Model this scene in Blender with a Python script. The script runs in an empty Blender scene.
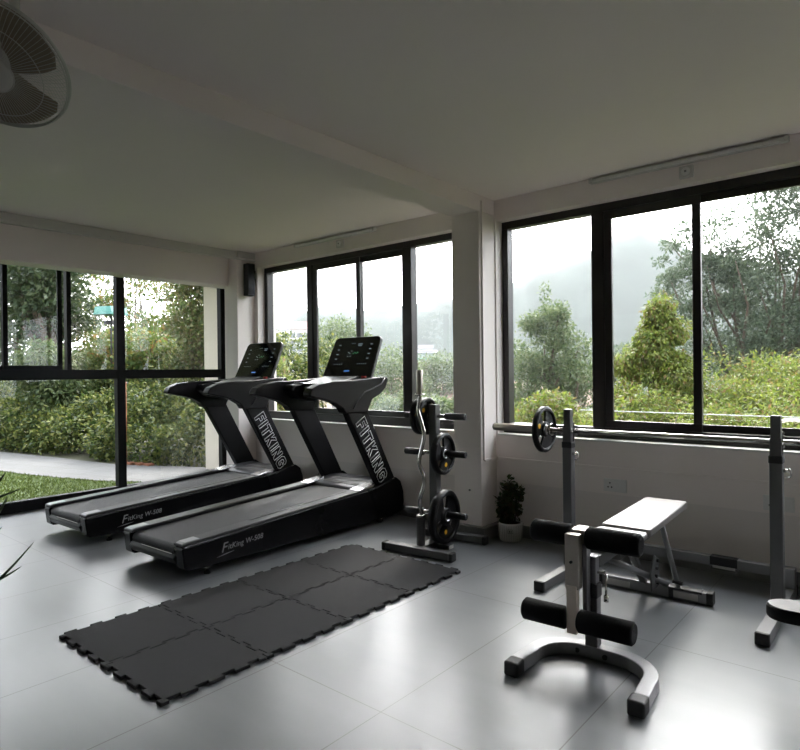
import bpy, bmesh, math, random
import numpy as np
from mathutils import Vector, Matrix, Quaternion
PI = math.pi
scene = bpy.context.scene
C = scene.collection

# ------------------------------------------------------------------ camera
CAM_R = Vector((0.762801, 0.646585, 0.0)).normalized()
yaw, pitch, roll = math.radians(40.28481827), math.radians(-0.17499808), math.radians(-0.67194558)
F = Vector((-math.sin(yaw)*math.cos(pitch), math.cos(yaw)*math.cos(pitch), math.sin(pitch)))
Rt = Vector((math.cos(yaw), math.sin(yaw), 0)); Up = Rt.cross(F)
R2 = math.cos(roll)*Rt + math.sin(roll)*Up; U2 = -math.sin(roll)*Rt + math.cos(roll)*Up
cd = bpy.data.cameras.new('camera'); cam = bpy.data.objects.new('camera', cd); C.objects.link(cam)
cam.matrix_world = Matrix(((R2.x, U2.x, -F.x, 0), (R2.y, U2.y, -F.y, 0), (R2.z, U2.z, -F.z, 1.23), (0, 0, 0, 1)))
cd.sensor_width = 36; cd.lens = 612.54/800*36; cd.clip_start = 0.05; cd.clip_end = 2000
scene.camera = cam

# ------------------------------------------------------------------ world, exposure
w = bpy.data.worlds.new('sky'); scene.world = w; w.use_nodes = True
nt = w.node_tree; nt.nodes.clear()
out = nt.nodes.new('ShaderNodeOutputWorld'); bg = nt.nodes.new('ShaderNodeBackground')
tc = nt.nodes.new('ShaderNodeTexCoord')
dot = nt.nodes.new('ShaderNodeVectorMath'); dot.operation = 'DOT_PRODUCT'
gd = Vector((-0.45, 0.8, 0.42)).normalized(); dot.inputs[1].default_value = gd
nt.links.new(tc.outputs['Generated'], dot.inputs[0])
mr = nt.nodes.new('ShaderNodeMapRange'); mr.inputs[1].default_value = -0.2; mr.inputs[2].default_value = 1.0
mr.inputs[3].default_value = 0.0; mr.inputs[4].default_value = 1.0
nt.links.new(dot.outputs['Value'], mr.inputs[0])
pw = nt.nodes.new('ShaderNodeMath'); pw.operation = 'POWER'; pw.inputs[1].default_value = 3.0
nt.links.new(mr.outputs[0], pw.inputs[0])
ramp = nt.nodes.new('ShaderNodeMix'); ramp.data_type = 'RGBA'
ramp.inputs[6].default_value = (0.88, 0.93, 1.0, 1); ramp.inputs[7].default_value = (1.0, 0.97, 0.965, 1)
nt.links.new(pw.outputs[0], ramp.inputs[0])
st = nt.nodes.new('ShaderNodeMath'); st.operation = 'MULTIPLY_ADD'
SKY_BASE, SKY_GLOW = 1.1, 5.0
st.inputs[1].default_value = SKY_GLOW; st.inputs[2].default_value = SKY_BASE
nt.links.new(pw.outputs[0], st.inputs[0])
nt.links.new(ramp.outputs[2], bg.inputs[0]); nt.links.new(st.outputs[0], bg.inputs[1]); nt.links.new(bg.outputs[0], out.inputs[0])
sun = bpy.data.lights.new('sun', 'SUN'); sun.energy = 1.2; sun.angle = math.radians(12); sun.color = (1, 0.95, 0.86)
so = bpy.data.objects.new('sun', sun); C.objects.link(so)
so.rotation_euler = Vector((-0.30, 0.62, 0.78)).to_track_quat('Z', 'Y').to_euler()
vs = scene.view_settings
vs.view_transform = 'Standard'; vs.look = 'None'; vs.gamma = 1; vs.use_curve_mapping = False; vs.exposure = 1.97
cy = scene.cycles
cy.use_denoising = True; cy.max_bounces = 14; cy.diffuse_bounces = 8; cy.glossy_bounces = 4; cy.transparent_max_bounces = 24
cy.volume_bounces = 1; cy.sample_clamp_indirect = 8.0; cy.caustics_reflective = False; cy.caustics_refractive = False

# ------------------------------------------------------------------ materials
def mat(name, col, rough=0.5, metal=0.0, spec=0.5, noise=0.0, nscale=20.0, bump=0.0, bscale=200.0, rvar=0.0, emit=None, coat=0.0):
    m = bpy.data.materials.new(name); m.use_nodes = True
    t = m.node_tree; p = t.nodes['Principled BSDF']
    p.inputs['Base Color'].default_value = (*col, 1); p.inputs['Roughness'].default_value = rough
    p.inputs['Metallic'].default_value = metal; p.inputs['Specular IOR Level'].default_value = spec
    p.inputs['Coat Weight'].default_value = coat; p.inputs['Coat Roughness'].default_value = 0.35
    tc = t.nodes.new('ShaderNodeTexCoord')
    if noise > 0 or rvar > 0:
        n = t.nodes.new('ShaderNodeTexNoise'); n.inputs['Scale'].default_value = nscale; n.inputs['Detail'].default_value = 4
        t.links.new(tc.outputs['Object'], n.inputs['Vector'])
        if noise > 0:
            mx = t.nodes.new('ShaderNodeMix'); mx.data_type = 'RGBA'
            mx.inputs[6].default_value = (*[c*(1-noise) for c in col], 1); mx.inputs[7].default_value = (*[min(1, c*(1+noise)) for c in col], 1)
            t.links.new(n.outputs['Fac'], mx.inputs[0]); t.links.new(mx.outputs[2], p.inputs['Base Color'])
        if rvar > 0:
            r = t.nodes.new('ShaderNodeMapRange'); r.inputs[3].default_value = rough-rvar; r.inputs[4].default_value = rough+rvar
            t.links.new(n.outputs['Fac'], r.inputs[0]); t.links.new(r.outputs[0], p.inputs['Roughness'])
    if bump > 0:
        n2 = t.nodes.new('ShaderNodeTexNoise'); n2.inputs['Scale'].default_value = bscale; n2.inputs['Detail'].default_value = 3
        t.links.new(tc.outputs['Object'], n2.inputs['Vector'])
        b = t.nodes.new('ShaderNodeBump'); b.inputs['Strength'].default_value = bump; b.inputs['Distance'].default_value = 0.01
        t.links.new(n2.outputs['Fac'], b.inputs['Height']); t.links.new(b.outputs[0], p.inputs['Normal'])
    if emit:
        p.inputs['Emission Color'].default_value = (*emit[0], 1); p.inputs['Emission Strength'].default_value = emit[1]
    return m

def leaf_mat(name, cols, trans=0.4, rough=0.5):
    m = bpy.data.materials.new(name); m.use_nodes = True
    t = m.node_tree; t.nodes.clear()
    o = t.nodes.new('ShaderNodeOutputMaterial'); g = t.nodes.new('ShaderNodeNewGeometry')
    cr = t.nodes.new('ShaderNodeValToRGB'); cr.color_ramp.interpolation = 'LINEAR'
    els = cr.color_ramp.elements
    while len(els) < len(cols): els.new(0.5)
    for i, c in enumerate(cols):
        els[i].position = i/(len(cols)-1); els[i].color = (*c, 1)
    t.links.new(g.outputs['Random Per Island'], cr.inputs[0])
    d = t.nodes.new('ShaderNodeBsdfPrincipled'); d.inputs['Roughness'].default_value = rough; d.inputs['Specular IOR Level'].default_value = 0.35
    tr = t.nodes.new('ShaderNodeBsdfTranslucent'); mx = t.nodes.new('ShaderNodeMixShader'); mx.inputs[0].default_value = trans
    t.links.new(cr.outputs[0], d.inputs['Base Color']); t.links.new(cr.outputs[0], tr.inputs[0])
    t.links.new(d.outputs[0], mx.inputs[1]); t.links.new(tr.outputs[0], mx.inputs[2]); t.links.new(mx.outputs[0], o.inputs[0])
    return m

def glass_mat(name, tint=(0.97, 0.98, 0.98)):
    m = bpy.data.materials.new(name); m.use_nodes = True
    t = m.node_tree; t.nodes.clear()
    o = t.nodes.new('ShaderNodeOutputMaterial'); tr = t.nodes.new('ShaderNodeBsdfTransparent'); tr.inputs[0].default_value = (*tint, 1)
    gl = t.nodes.new('ShaderNodeBsdfGlossy'); gl.inputs['Roughness'].default_value = 0.02
    g = t.nodes.new('ShaderNodeNewGeometry'); dp = t.nodes.new('ShaderNodeVectorMath'); dp.operation = 'DOT_PRODUCT'
    t.links.new(g.outputs['Normal'], dp.inputs[0]); t.links.new(g.outputs['Incoming'], dp.inputs[1])
    def mth(op, a, b=None, c=None):
        n = t.nodes.new('ShaderNodeMath'); n.operation = op
        for i, v in enumerate((a, b, c)):
            if v is None: continue
            if isinstance(v, (int, float)): n.inputs[i].default_value = v
            else: t.links.new(v, n.inputs[i])
        return n.outputs[0]
    sch = mth('MULTIPLY_ADD', mth('POWER', mth('SUBTRACT', 1.0, mth('ABSOLUTE', dp.outputs['Value'])), 5.0), 0.96, 0.03)
    mx = t.nodes.new('ShaderNodeMixShader')
    t.links.new(sch, mx.inputs[0]); t.links.new(tr.outputs[0], mx.inputs[1]); t.links.new(gl.outputs[0], mx.inputs[2]); t.links.new(mx.outputs[0], o.inputs[0])
    return m

def floor_mat():
    m = bpy.data.materials.new('grey_porcelain_floor'); m.use_nodes = True
    t = m.node_tree; p = t.nodes['Principled BSDF']; tc = t.nodes.new('ShaderNodeTexCoord')
    sp = t.nodes.new('ShaderNodeSeparateXYZ'); t.links.new(tc.outputs['Object'], sp.inputs[0])
    def mth(op, a, b=None, c=None):
        n = t.nodes.new('ShaderNodeMath'); n.operation = op
        for i, v in enumerate((a, b, c)):
            if v is None: continue
            if isinstance(v, (int, float)): n.inputs[i].default_value = v
            else: t.links.new(v, n.inputs[i])
        return n.outputs[0]
    def line(src, off, pitch):
        f = mth('FRACT', mth('DIVIDE', mth('ADD', src, off), pitch))
        d = mth('MULTIPLY', mth('ABSOLUTE', mth('SUBTRACT', f, 0.5)), pitch)   # distance from tile centre
        return mth('GREATER_THAN', d, pitch/2-0.0022)
    lx = line(sp.outputs[0], 0.9+6, 0.6); ly = line(sp.outputs[1], -1.64+12, 1.2)
    ln = mth('MAXIMUM', lx, ly)
    n = t.nodes.new('ShaderNodeTexNoise'); n.inputs['Scale'].default_value = 1.6; n.inputs['Detail'].default_value = 6
    mp = t.nodes.new('ShaderNodeMapping'); mp.inputs['Scale'].default_value = (1.0, 3.5, 1)
    t.links.new(tc.outputs['Object'], mp.inputs[0]); t.links.new(mp.outputs[0], n.inputs['Vector'])
    cr = t.nodes.new('ShaderNodeValToRGB')
    cr.color_ramp.elements[0].position = 0.3; cr.color_ramp.elements[0].color = (0.138, 0.146, 0.154, 1)
    cr.color_ramp.elements[1].position = 0.7; cr.color_ramp.elements[1].color = (0.162, 0.170, 0.178, 1)
    t.links.new(n.outputs['Fac'], cr.inputs[0])
    mx = t.nodes.new('ShaderNodeMix'); mx.data_type = 'RGBA'; mx.inputs[7].default_value = (0.06, 0.06, 0.06, 1)
    t.links.new(ln, mx.inputs[0]); t.links.new(cr.outputs[0], mx.inputs[6]); t.links.new(mx.outputs[2], p.inputs['Base Color'])
    r = t.nodes.new('ShaderNodeMapRange'); r.inputs[3].default_value = 0.29; r.inputs[4].default_value = 0.34
    t.links.new(n.outputs['Fac'], r.inputs[0]); t.links.new(r.outputs[0], p.inputs['Roughness'])
    p.inputs['Specular IOR Level'].default_value = 0.62
    return m

def paver_mat():
    m = bpy.data.materials.new('grey_pavers'); m.use_nodes = True
    t = m.node_tree; p = t.nodes['Principled BSDF']; tc = t.nodes.new('ShaderNodeTexCoord')
    mp = t.nodes.new('ShaderNodeMapping'); mp.inputs['Rotation'].default_value = (0, 0, -0.28)
    t.links.new(tc.outputs['Object'], mp.inputs[0])
    b = t.nodes.new('ShaderNodeTexBrick'); b.inputs['Scale'].default_value = 1.0
    b.inputs['Brick Width'].default_value = 0.62; b.inputs['Row Height'].default_value = 0.31; b.inputs['Mortar Size'].default_value = 0.012
    b.inputs['Color1'].default_value = (0.13, 0.128, 0.126, 1); b.inputs['Color2'].default_value = (0.11, 0.108, 0.107, 1); b.inputs['Mortar'].default_value = (0.10, 0.095, 0.09, 1)
    t.links.new(mp.outputs[0], b.inputs['Vector']); t.links.new(b.outputs['Color'], p.inputs['Base Color'])
    p.inputs['Roughness'].default_value = 0.85
    return m

def wall_mat(name, col, low_band=None):
    m = mat(name, col, 0.65, noise=0.02, nscale=2.5, bump=0.08, bscale=120)
    if low_band:
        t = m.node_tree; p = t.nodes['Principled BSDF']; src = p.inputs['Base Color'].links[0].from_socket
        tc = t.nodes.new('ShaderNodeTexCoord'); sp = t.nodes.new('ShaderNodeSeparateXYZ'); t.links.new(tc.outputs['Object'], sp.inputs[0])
        lt = t.nodes.new('ShaderNodeMath'); lt.operation = 'LESS_THAN'; lt.inputs[1].default_value = low_band[0]
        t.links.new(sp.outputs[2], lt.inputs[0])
        mx = t.nodes.new('ShaderNodeMix'); mx.data_type = 'RGBA'; mx.inputs[7].default_value = (*low_band[1], 1)  # base colour slightly darker below the given height
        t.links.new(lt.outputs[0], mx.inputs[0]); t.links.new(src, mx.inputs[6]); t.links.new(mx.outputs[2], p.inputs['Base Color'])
    return m

M = dict(
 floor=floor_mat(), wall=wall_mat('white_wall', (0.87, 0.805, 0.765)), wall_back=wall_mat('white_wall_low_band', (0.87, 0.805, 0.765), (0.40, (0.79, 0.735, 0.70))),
 ceil=mat('ceiling_white', (0.88, 0.805, 0.785), 0.8, noise=0.02, nscale=2),
 skirt=mat('skirting_tile', (0.20, 0.20, 0.195), 0.35, noise=0.08, nscale=6),
 alu=mat('black_brown_aluminium', (0.022, 0.019, 0.018), 0.35, spec=0.5, noise=0.15, nscale=30),
 alub=mat('black_aluminium', (0.008, 0.008, 0.009), 0.5, spec=0.15, noise=0.15, nscale=30),
 glass=glass_mat('window_glass'), white=mat('white_plastic', (0.75, 0.74, 0.71), 0.4, noise=0.02, nscale=30),
 offw=mat('off_white_casing', (0.62, 0.60, 0.57), 0.5, noise=0.02, nscale=10),
 blk=mat('black_plastic', (0.008, 0.008, 0.009), 0.40, spec=0.16, noise=0.2, nscale=60, bump=0.04, bscale=400),
 blkg=mat('black_gloss_plastic', (0.007, 0.007, 0.008), 0.25, spec=0.18, noise=0.1, nscale=20),
 blkm=mat('black_matte_plastic', (0.022, 0.022, 0.023), 0.6, noise=0.15, nscale=40),
 hood=mat('dark_grey_plastic', (0.035, 0.035, 0.040), 0.35, noise=0.08, nscale=20),
 rail=mat('charcoal_rail', (0.026, 0.026, 0.029), 0.5, spec=0.2, noise=0.1, nscale=50, bump=0.05, bscale=300),
 belt=mat('running_belt', (0.018, 0.018, 0.021), 0.6, spec=0.3, noise=0.2, nscale=200, bump=0.25, bscale=600),
 silver=mat('silver_trim', (0.55, 0.55, 0.56), 0.25, metal=0.9, noise=0.03),
 chrome=mat('chrome', (0.62, 0.60, 0.57), 0.14, metal=1.0, rvar=0.04, nscale=40),
 steel=mat('brushed_steel', (0.55, 0.50, 0.45), 0.35, metal=0.85, noise=0.08, nscale=60),
 greyp=mat('grey_powder_coat', (0.13, 0.13, 0.133), 0.38, metal=0.35, noise=0.06, nscale=90, bump=0.05, bscale=700),
 greyl=mat('silver_powder_coat', (0.23, 0.23, 0.236), 0.33, metal=0.45, noise=0.05, nscale=90, bump=0.05, bscale=700),
 screen=mat('glossy_display', (0.006, 0.007, 0.008), 0.07, spec=0.6, rvar=0.01, nscale=5),
 icon=mat('display_graphics', (0.1, 0.1, 0.1), 0.5, emit=((0.55, 0.75, 0.9), 0.07), noise=0.05),
 icong=mat('display_green', (0.02, 0.1, 0.04), 0.5, emit=((0.1, 0.9, 0.35), 0.09), noise=0.05),
 iconb=mat('display_blue', (0.02, 0.05, 0.2), 0.5, emit=((0.1, 0.35, 1.0), 0.12), noise=0.05),
 red=mat('red_button', (0.55, 0.02, 0.015), 0.35, noise=0.1), letter=mat('white_lettering', (0.80, 0.80, 0.80), 0.5, noise=0.02),
 letterg=mat('grey_lettering', (0.32, 0.32, 0.33), 0.4, metal=0.3, noise=0.02),
 rubber=mat('rubber_tile', (0.019, 0.019, 0.020), 0.8, spec=0.2, noise=0.35, nscale=250, bump=0.35, bscale=350),
 plate=mat('plate_rubber', (0.011, 0.011, 0.012), 0.45, spec=0.3, noise=0.2, nscale=60, bump=0.08, bscale=300),
 yellow=mat('yellow_emblem', (0.75, 0.40, 0.02), 0.5, noise=0.05), foam=mat('foam_black', (0.008, 0.008, 0.009), 0.8, spec=0.15, noise=0.2, nscale=150, bump=0.25, bscale=500),
 pad=mat('vinyl_pad_black', (0.16, 0.155, 0.15), 0.40, spec=1.0, noise=0.1, nscale=60, bump=0.05, bscale=350, coat=0.7),
 label=mat('label_sticker', (0.52, 0.51, 0.49), 0.5, noise=0.05, nscale=40), pot=mat('white_pot', (0.62, 0.60, 0.57), 0.55, noise=0.04, nscale=25),
 soil=mat('soil', (0.03, 0.022, 0.015), 0.95, noise=0.4, nscale=80), bark=mat('bark', (0.09, 0.065, 0.045), 0.9, noise=0.4, nscale=12, bump=0.5, bscale=40),
 fanw=mat('fan_white_plastic', (0.62, 0.61, 0.56), 0.45, noise=0.03), fanb=mat('fan_blade', (0.30, 0.25, 0.18), 0.4, noise=0.05),
 peach=mat('exterior_plaster', (0.66, 0.60, 0.52), 0.8, noise=0.06, nscale=3), paver=paver_mat(),
 lawn=mat('lawn_soil', (0.055, 0.085, 0.02), 0.95, noise=0.4, nscale=30), ground=mat('ground_earth', (0.055, 0.055, 0.03), 0.95, noise=0.45, nscale=1.5),
 hill=mat('forested_hill', (0.035, 0.050, 0.040), 0.95, noise=0.6, nscale=0.35, bump=1.0, bscale=0.5),
 redroof=mat('red_roof', (0.26, 0.12, 0.11), 0.8, noise=0.1, nscale=1), bldg=mat('building_white', (0.58, 0.58, 0.58), 0.8, noise=0.05, nscale=0.5),
 bwin=mat('building_glazing', (0.07, 0.08, 0.10), 0.3, noise=0.2, nscale=1), broof=mat('grey_roof', (0.20, 0.19, 0.22), 0.8, noise=0.1, nscale=1),
 turq=mat('turquoise_sheet', (0.12, 0.34, 0.30), 0.5, noise=0.1, nscale=2), rust=mat('rusty_post', (0.33, 0.13, 0.06), 0.7, noise=0.3, nscale=20),
 brickred=mat('terracotta', (0.30, 0.12, 0.07), 0.85, noise=0.2, nscale=20), earth=mat('red_earth', (0.20, 0.13, 0.10), 0.95, noise=0.3, nscale=0.8),
 galv=mat('galvanised_rail', (0.42, 0.45, 0.45), 0.4, metal=0.6, noise=0.05),
)
L = dict(
 bank=leaf_mat('leaves_bank', [(0.014, 0.030, 0.008), (0.045, 0.080, 0.020), (0.095, 0.130, 0.030), (0.15, 0.18, 0.040), (0.25, 0.25, 0.07)], 0.4),
 dark=leaf_mat('leaves_dark', [(0.022, 0.040, 0.018), (0.045, 0.070, 0.030), (0.085, 0.105, 0.045)], 0.35),
 autumn=leaf_mat('leaves_turning', [(0.04, 0.08, 0.02), (0.08, 0.13, 0.03), (0.13, 0.16, 0.04), (0.14, 0.17, 0.04), (0.22, 0.12, 0.04)], 0.45),
 creep=leaf_mat('leaves_creeper', [(0.04, 0.07, 0.02), (0.08, 0.12, 0.03), (0.13, 0.10, 0.05), (0.16, 0.18, 0.05)], 0.4),
 yel=leaf_mat('leaves_yellow_green', [(0.055, 0.09, 0.016), (0.13, 0.18, 0.03), (0.22, 0.26, 0.04), (0.12, 0.15, 0.04), (0.19, 0.12, 0.05)], 0.5),
 mid=leaf_mat('leaves_mid', [(0.05, 0.085, 0.035), (0.10, 0.14, 0.05), (0.17, 0.20, 0.09)], 0.45),
 pine=leaf_mat('leaves_feathery', [(0.05, 0.08, 0.045), (0.09, 0.125, 0.075), (0.14, 0.17, 0.10)], 0.45),
 pot=leaf_mat('leaves_pot', [(0.025, 0.045, 0.015), (0.05, 0.08, 0.02), (0.10, 0.07, 0.03)], 0.25),
 grass=leaf_mat('grass_blades', [(0.05, 0.075, 0.015), (0.08, 0.115, 0.025), (0.14, 0.17, 0.045)], 0.4),
 succ=leaf_mat('leaves_succulent', [(0.05, 0.09, 0.04), (0.07, 0.11, 0.05)], 0.15),
)

# ------------------------------------------------------------------ geometry helpers
class MB:
    def __init__(s): s.v = []; s.f = []; s.sm = []
    def add(s, vs, fs, smooth=False, X=None):
        o = len(s.v)
        for v in vs:
            v = Vector(v); s.v.append(X @ v if X is not None else v)
        s.f += [[i+o for i in f] for f in fs]; s.sm += [smooth]*len(fs); return s
    def box(s, x0, x1, y0, y1, z0, z1, X=None):
        vs = [(x, y, z) for x in (x0, x1) for y in (y0, y1) for z in (z0, z1)]
        return s.add(vs, [(0, 1, 3, 2), (4, 6, 7, 5), (0, 4, 5, 1), (2, 3, 7, 6), (0, 2, 6, 4), (1, 5, 7, 3)], False, X)
    def prism(s, pts, h0, h1, axis='z', X=None):
        # pts 2D polygon; axis x: pts=(y,z); axis y: pts=(x,z); axis z: pts=(x,y)
        n = len(pts)
        def P(a, b, h): return {'x': (h, a, b), 'y': (a, h, b), 'z': (a, b, h)}[axis]
        vs = [P(a, b, h0) for a, b in pts] + [P(a, b, h1) for a, b in pts]
        fs = [tuple(range(n))[::-1], tuple(range(n, 2*n))] + [(i, (i+1) % n, n+(i+1) % n, n+i) for i in range(n)]
        return s.add(vs, fs, False, X)
    def tube(s, pts, r, seg=12, cap=True, X=None, closed=False):
        pts = [Vector(p) for p in pts]; n = len(pts); vs = []; fs = []
        rs = r if isinstance(r, (list, tuple)) else [r]*n
        prev = None
        for i, p in enumerate(pts):
            if closed: d = pts[(i+1) % n]-pts[i-1]
            else: d = (pts[min(i+1, n-1)]-pts[max(i-1, 0)])
            d.normalize()
            if prev is None:
                a = Vector((0, 0, 1)) if abs(d.z) < .9 else Vector((1, 0, 0))
                u = d.cross(a).normalized()
            else:
                u = (prev - d*prev.dot(d)).normalized()
            prev = u; v = d.cross(u)
            for k in range(seg):
                t = 2*PI*k/seg; vs.append(p+(u*math.cos(t)+v*math.sin(t))*rs[i])
        m = n if closed else n-1
        for i in range(m):
            for k in range(seg):
                j = (i+1) % n
                fs.append((i*seg+k, i*seg+(k+1) % seg, j*seg+(k+1) % seg, j*seg+k))
        s.add(vs, fs, True, X)
        if cap and not closed:
            o = len(s.v)-len(vs)
            s.f.append([o+k for k in range(seg)][::-1]); s.f.append([o+(n-1)*seg+k for k in range(seg)]); s.sm += [False, False]
        return s
    def lathe(s, prof, seg=32, X=None, smooth=True):
        # prof [(r,z)] around local z
        vs = []; fs = []; n = len(prof)
        for k in range(seg):
            t = 2*PI*k/seg
            for r, z in prof: vs.append((r*math.cos(t), r*math.sin(t), z))
        for k in range(seg):
            for i in range(n-1):
                a = k*n+i; b = ((k+1) % seg)*n+i
                fs.append((a, b, b+1, a+1))
        return s.add(vs, fs, smooth, X)
    def build(s, name, m, parent=None, bevel=0, seg=2, loc=None):
        me = bpy.data.meshes.new(name)
        me.from_pydata([tuple(v) for v in s.v], [], s.f)
        me.polygons.foreach_set('use_smooth', s.sm)
        bm = bmesh.new(); bm.from_mesh(me); bmesh.ops.recalc_face_normals(bm, faces=bm.faces); bm.to_mesh(me); bm.free()
        me.materials.append(m)
        o = bpy.data.objects.new(name, me); C.objects.link(o)
        if parent is not None: o.parent = parent
        if loc is not None: o.location = loc
        if bevel:
            b = o.modifiers.new('bevel', 'BEVEL'); b.width = bevel; b.segments = seg; b.limit_method = 'ANGLE'; b.angle_limit = math.radians(35)
            b.harden_normals = False
        return o

def tag(o, label, cat, group=None, kind=None):
    if label: o['label'] = label
    if cat: o['category'] = cat
    if group: o['group'] = group
    if kind: o['kind'] = kind
    return o
def thing(name, label, cat, loc=(0, 0, 0), rz=0, group=None):
    o = bpy.data.objects.new(name, None); C.objects.link(o); o.location = loc; o.rotation_euler = (0, 0, rz); o.empty_display_size = 0.1
    return tag(o, label, cat, group)
def struct(name, mb, m, parent=None, bevel=0):
    o = mb.build(name, m, parent, bevel)
    if parent is None: o['kind'] = 'structure'
    return o
def copy_tree(o, parent=None):
    c = o.copy(); C.objects.link(c)
    if parent is not None: c.parent = parent; c.matrix_parent_inverse = o.matrix_parent_inverse
    for ch in list(o.children): copy_tree(ch, c)
    return c
def along(a, b):
    """matrix whose local z runs from a to b, origin at a"""
    a = Vector(a); b = Vector(b)
    return Matrix.Translation(a) @ (b-a).to_track_quat('Z', 'Y').to_matrix().to_4x4()
def rod(mb, a, b, r, seg=16):
    return mb.tube([a, b], r, seg)
def text_mesh(txt, size, depth=0.0008, outline=0.0, space=1.0, shear=0.0):
    cu = bpy.data.curves.new('lettering', 'FONT'); cu.body = txt; cu.size = size; cu.align_x = 'CENTER'; cu.align_y = 'CENTER'
    cu.space_character = space; cu.shear = shear
    if outline: cu.fill_mode = 'NONE' if cu.dimensions == '3D' else cu.fill_mode
    if outline:
        cu.dimensions = '3D'; cu.fill_mode = 'NONE' if 'NONE' in [e.identifier for e in cu.bl_rna.properties['fill_mode'].enum_items] else 'HALF'
        cu.fill_mode = 'HALF'; cu.dimensions = '2D'
        try: cu.fill_mode = 'NONE'
        except Exception: pass
        cu.bevel_depth = outline; cu.bevel_resolution = 1; cu.resolution_u = 5
    else:
        cu.extrude = depth; cu.resolution_u = 4
    ob = bpy.data.objects.new('tmp_text', cu); C.objects.link(ob)
    bpy.context.view_layer.update()
    me = bpy.data.meshes.new_from_object(ob.evaluated_get(bpy.context.evaluated_depsgraph_get()))
    bpy.data.objects.remove(ob); bpy.data.curves.remove(cu)
    return me
def put_text(name, me, m, parent, origin, xt, yt):
    xt = Vector(xt).normalized(); yt = Vector(yt).normalized(); zt = xt.cross(yt)
    me.materials.clear(); me.materials.append(m)
    o = bpy.data.objects.new(name, me); C.objects.link(o); o.parent = parent
    o.matrix_local = Matrix(((xt.x, yt.x, zt.x, origin[0]), (xt.y, yt.y, zt.y, origin[1]), (xt.z, yt.z, zt.z, origin[2]), (0, 0, 0, 1)))
    return o

# ------------------------------------------------------------------ room shell
XL, YB, H = -6.27, 4.05, 2.54
XR, YF = 4.6, -6.0
WT = 0.24
struct('floor', MB().box(XL-0.12, XR+WT, YF-WT, YB+WT, -0.12, 0), M['floor'])
struct('ceiling', MB().box(XL-0.12, XR+WT, YF-WT, YB+WT, H, H+0.18), M['ceil'])
struct('beam', MB().box(-2.72, -2.47, YF, YB, 2.42, H), M['ceil'], bevel=0.004)
struct('wall_front', MB().box(XL-0.12, XR+WT, YF-WT, YF, 0, H), M['wall'])
struct('wall_right', MB().box(XR, XR+WT, YF, YB+WT, 0, H), M['wall'])
Z0, Z1 = 0.75, 2.385       # window opening
WX0, WX1, WX2, WX3 = -5.43, -2.71, -2.46, 1.75
wb = MB()
wb.box(-5.72, XR, YB, YB+WT, 0, Z0); wb.box(-5.72, XR, YB, YB+WT, Z1, H)
wb.box(-5.72, WX0, YB, YB+WT, Z0, Z1); wb.box(WX1, WX2, YB, YB+WT, Z0, Z1); wb.box(WX3, XR, YB, YB+WT, Z0, Z1)
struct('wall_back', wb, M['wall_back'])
struct('column', MB().box(-2.715, -2.47, 3.83, YB, 0, 2.42), M['wall'], bevel=0.006)
struct('column', MB().box(-5.72, -5.49, 3.83, YB, 0, H), M['wall'], bevel=0.006)
# garden wall: solid in front of YG0, beam across the glazing
YG0 = -0.35
struct('wall_left', MB().box(XL-0.12, XL+0.12, YF, YG0, 0, H), M['wall'])
struct('wall_left', MB().box(XL-0.12, XL+0.02, YG0, 4.21, 2.42, H), M['wall'])
struct('beam', MB().box(-5.87, -5.64, YG0, 3.83, 2.185, H).box(-5.87, -5.72, 3.83, YB, 2.185, H), M['ceil'], bevel=0.004)
struct('trim_1', MB().box(-5.64, -5.50, YG0, 3.83, 2.475, H).box(-5.49, -5.465, 3.83, YB, 2.475, H), M['offw'], bevel=0.003)
# skirting
struct('baseboard_back', MB().box(-5.49, -2.715, YB-0.012, YB, 0, 0.09).box(-2.42, XR, YB-0.012, YB, 0, 0.09), M['skirt'], bevel=0.002)
struct('baseboard_column', MB().box(-2.745, -2.42, 3.785, 3.83, 0, 0.09).box(-2.47, -2.42, 3.83, YB, 0, 0.09), M['skirt'], bevel=0.002)
struct('baseboard_right', MB().box(XR-0.012, XR, YF, YB, 0, 0.09), M['skirt'])
struct('baseboard_front', MB().box(XL+0.12, XR, YF, YF+0.012, 0, 0.09), M['skirt'])
# sills
struct('sill', MB().box(WX0, WX1, YB-0.006, YB+0.10, Z0-0.002, Z0+0.012), M['white'], bevel=0.003)
struct('sill', MB().box(WX2, WX3, YB-0.006, YB+0.10, Z0-0.002, Z0+0.012), M['white'], bevel=0.003)
# conduit beside the column and below the window
struct('trim_2', MB().box(-2.47, -2.456, 3.855, 3.869, 0.575, 2.50).box(-2.47, -2.456, 3.869, YB-0.006, 0.568, 0.584).box(-2.47, 2.0, YB-0.010, YB, 0.568, 0.584), M['wall'], bevel=0.002)

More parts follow.
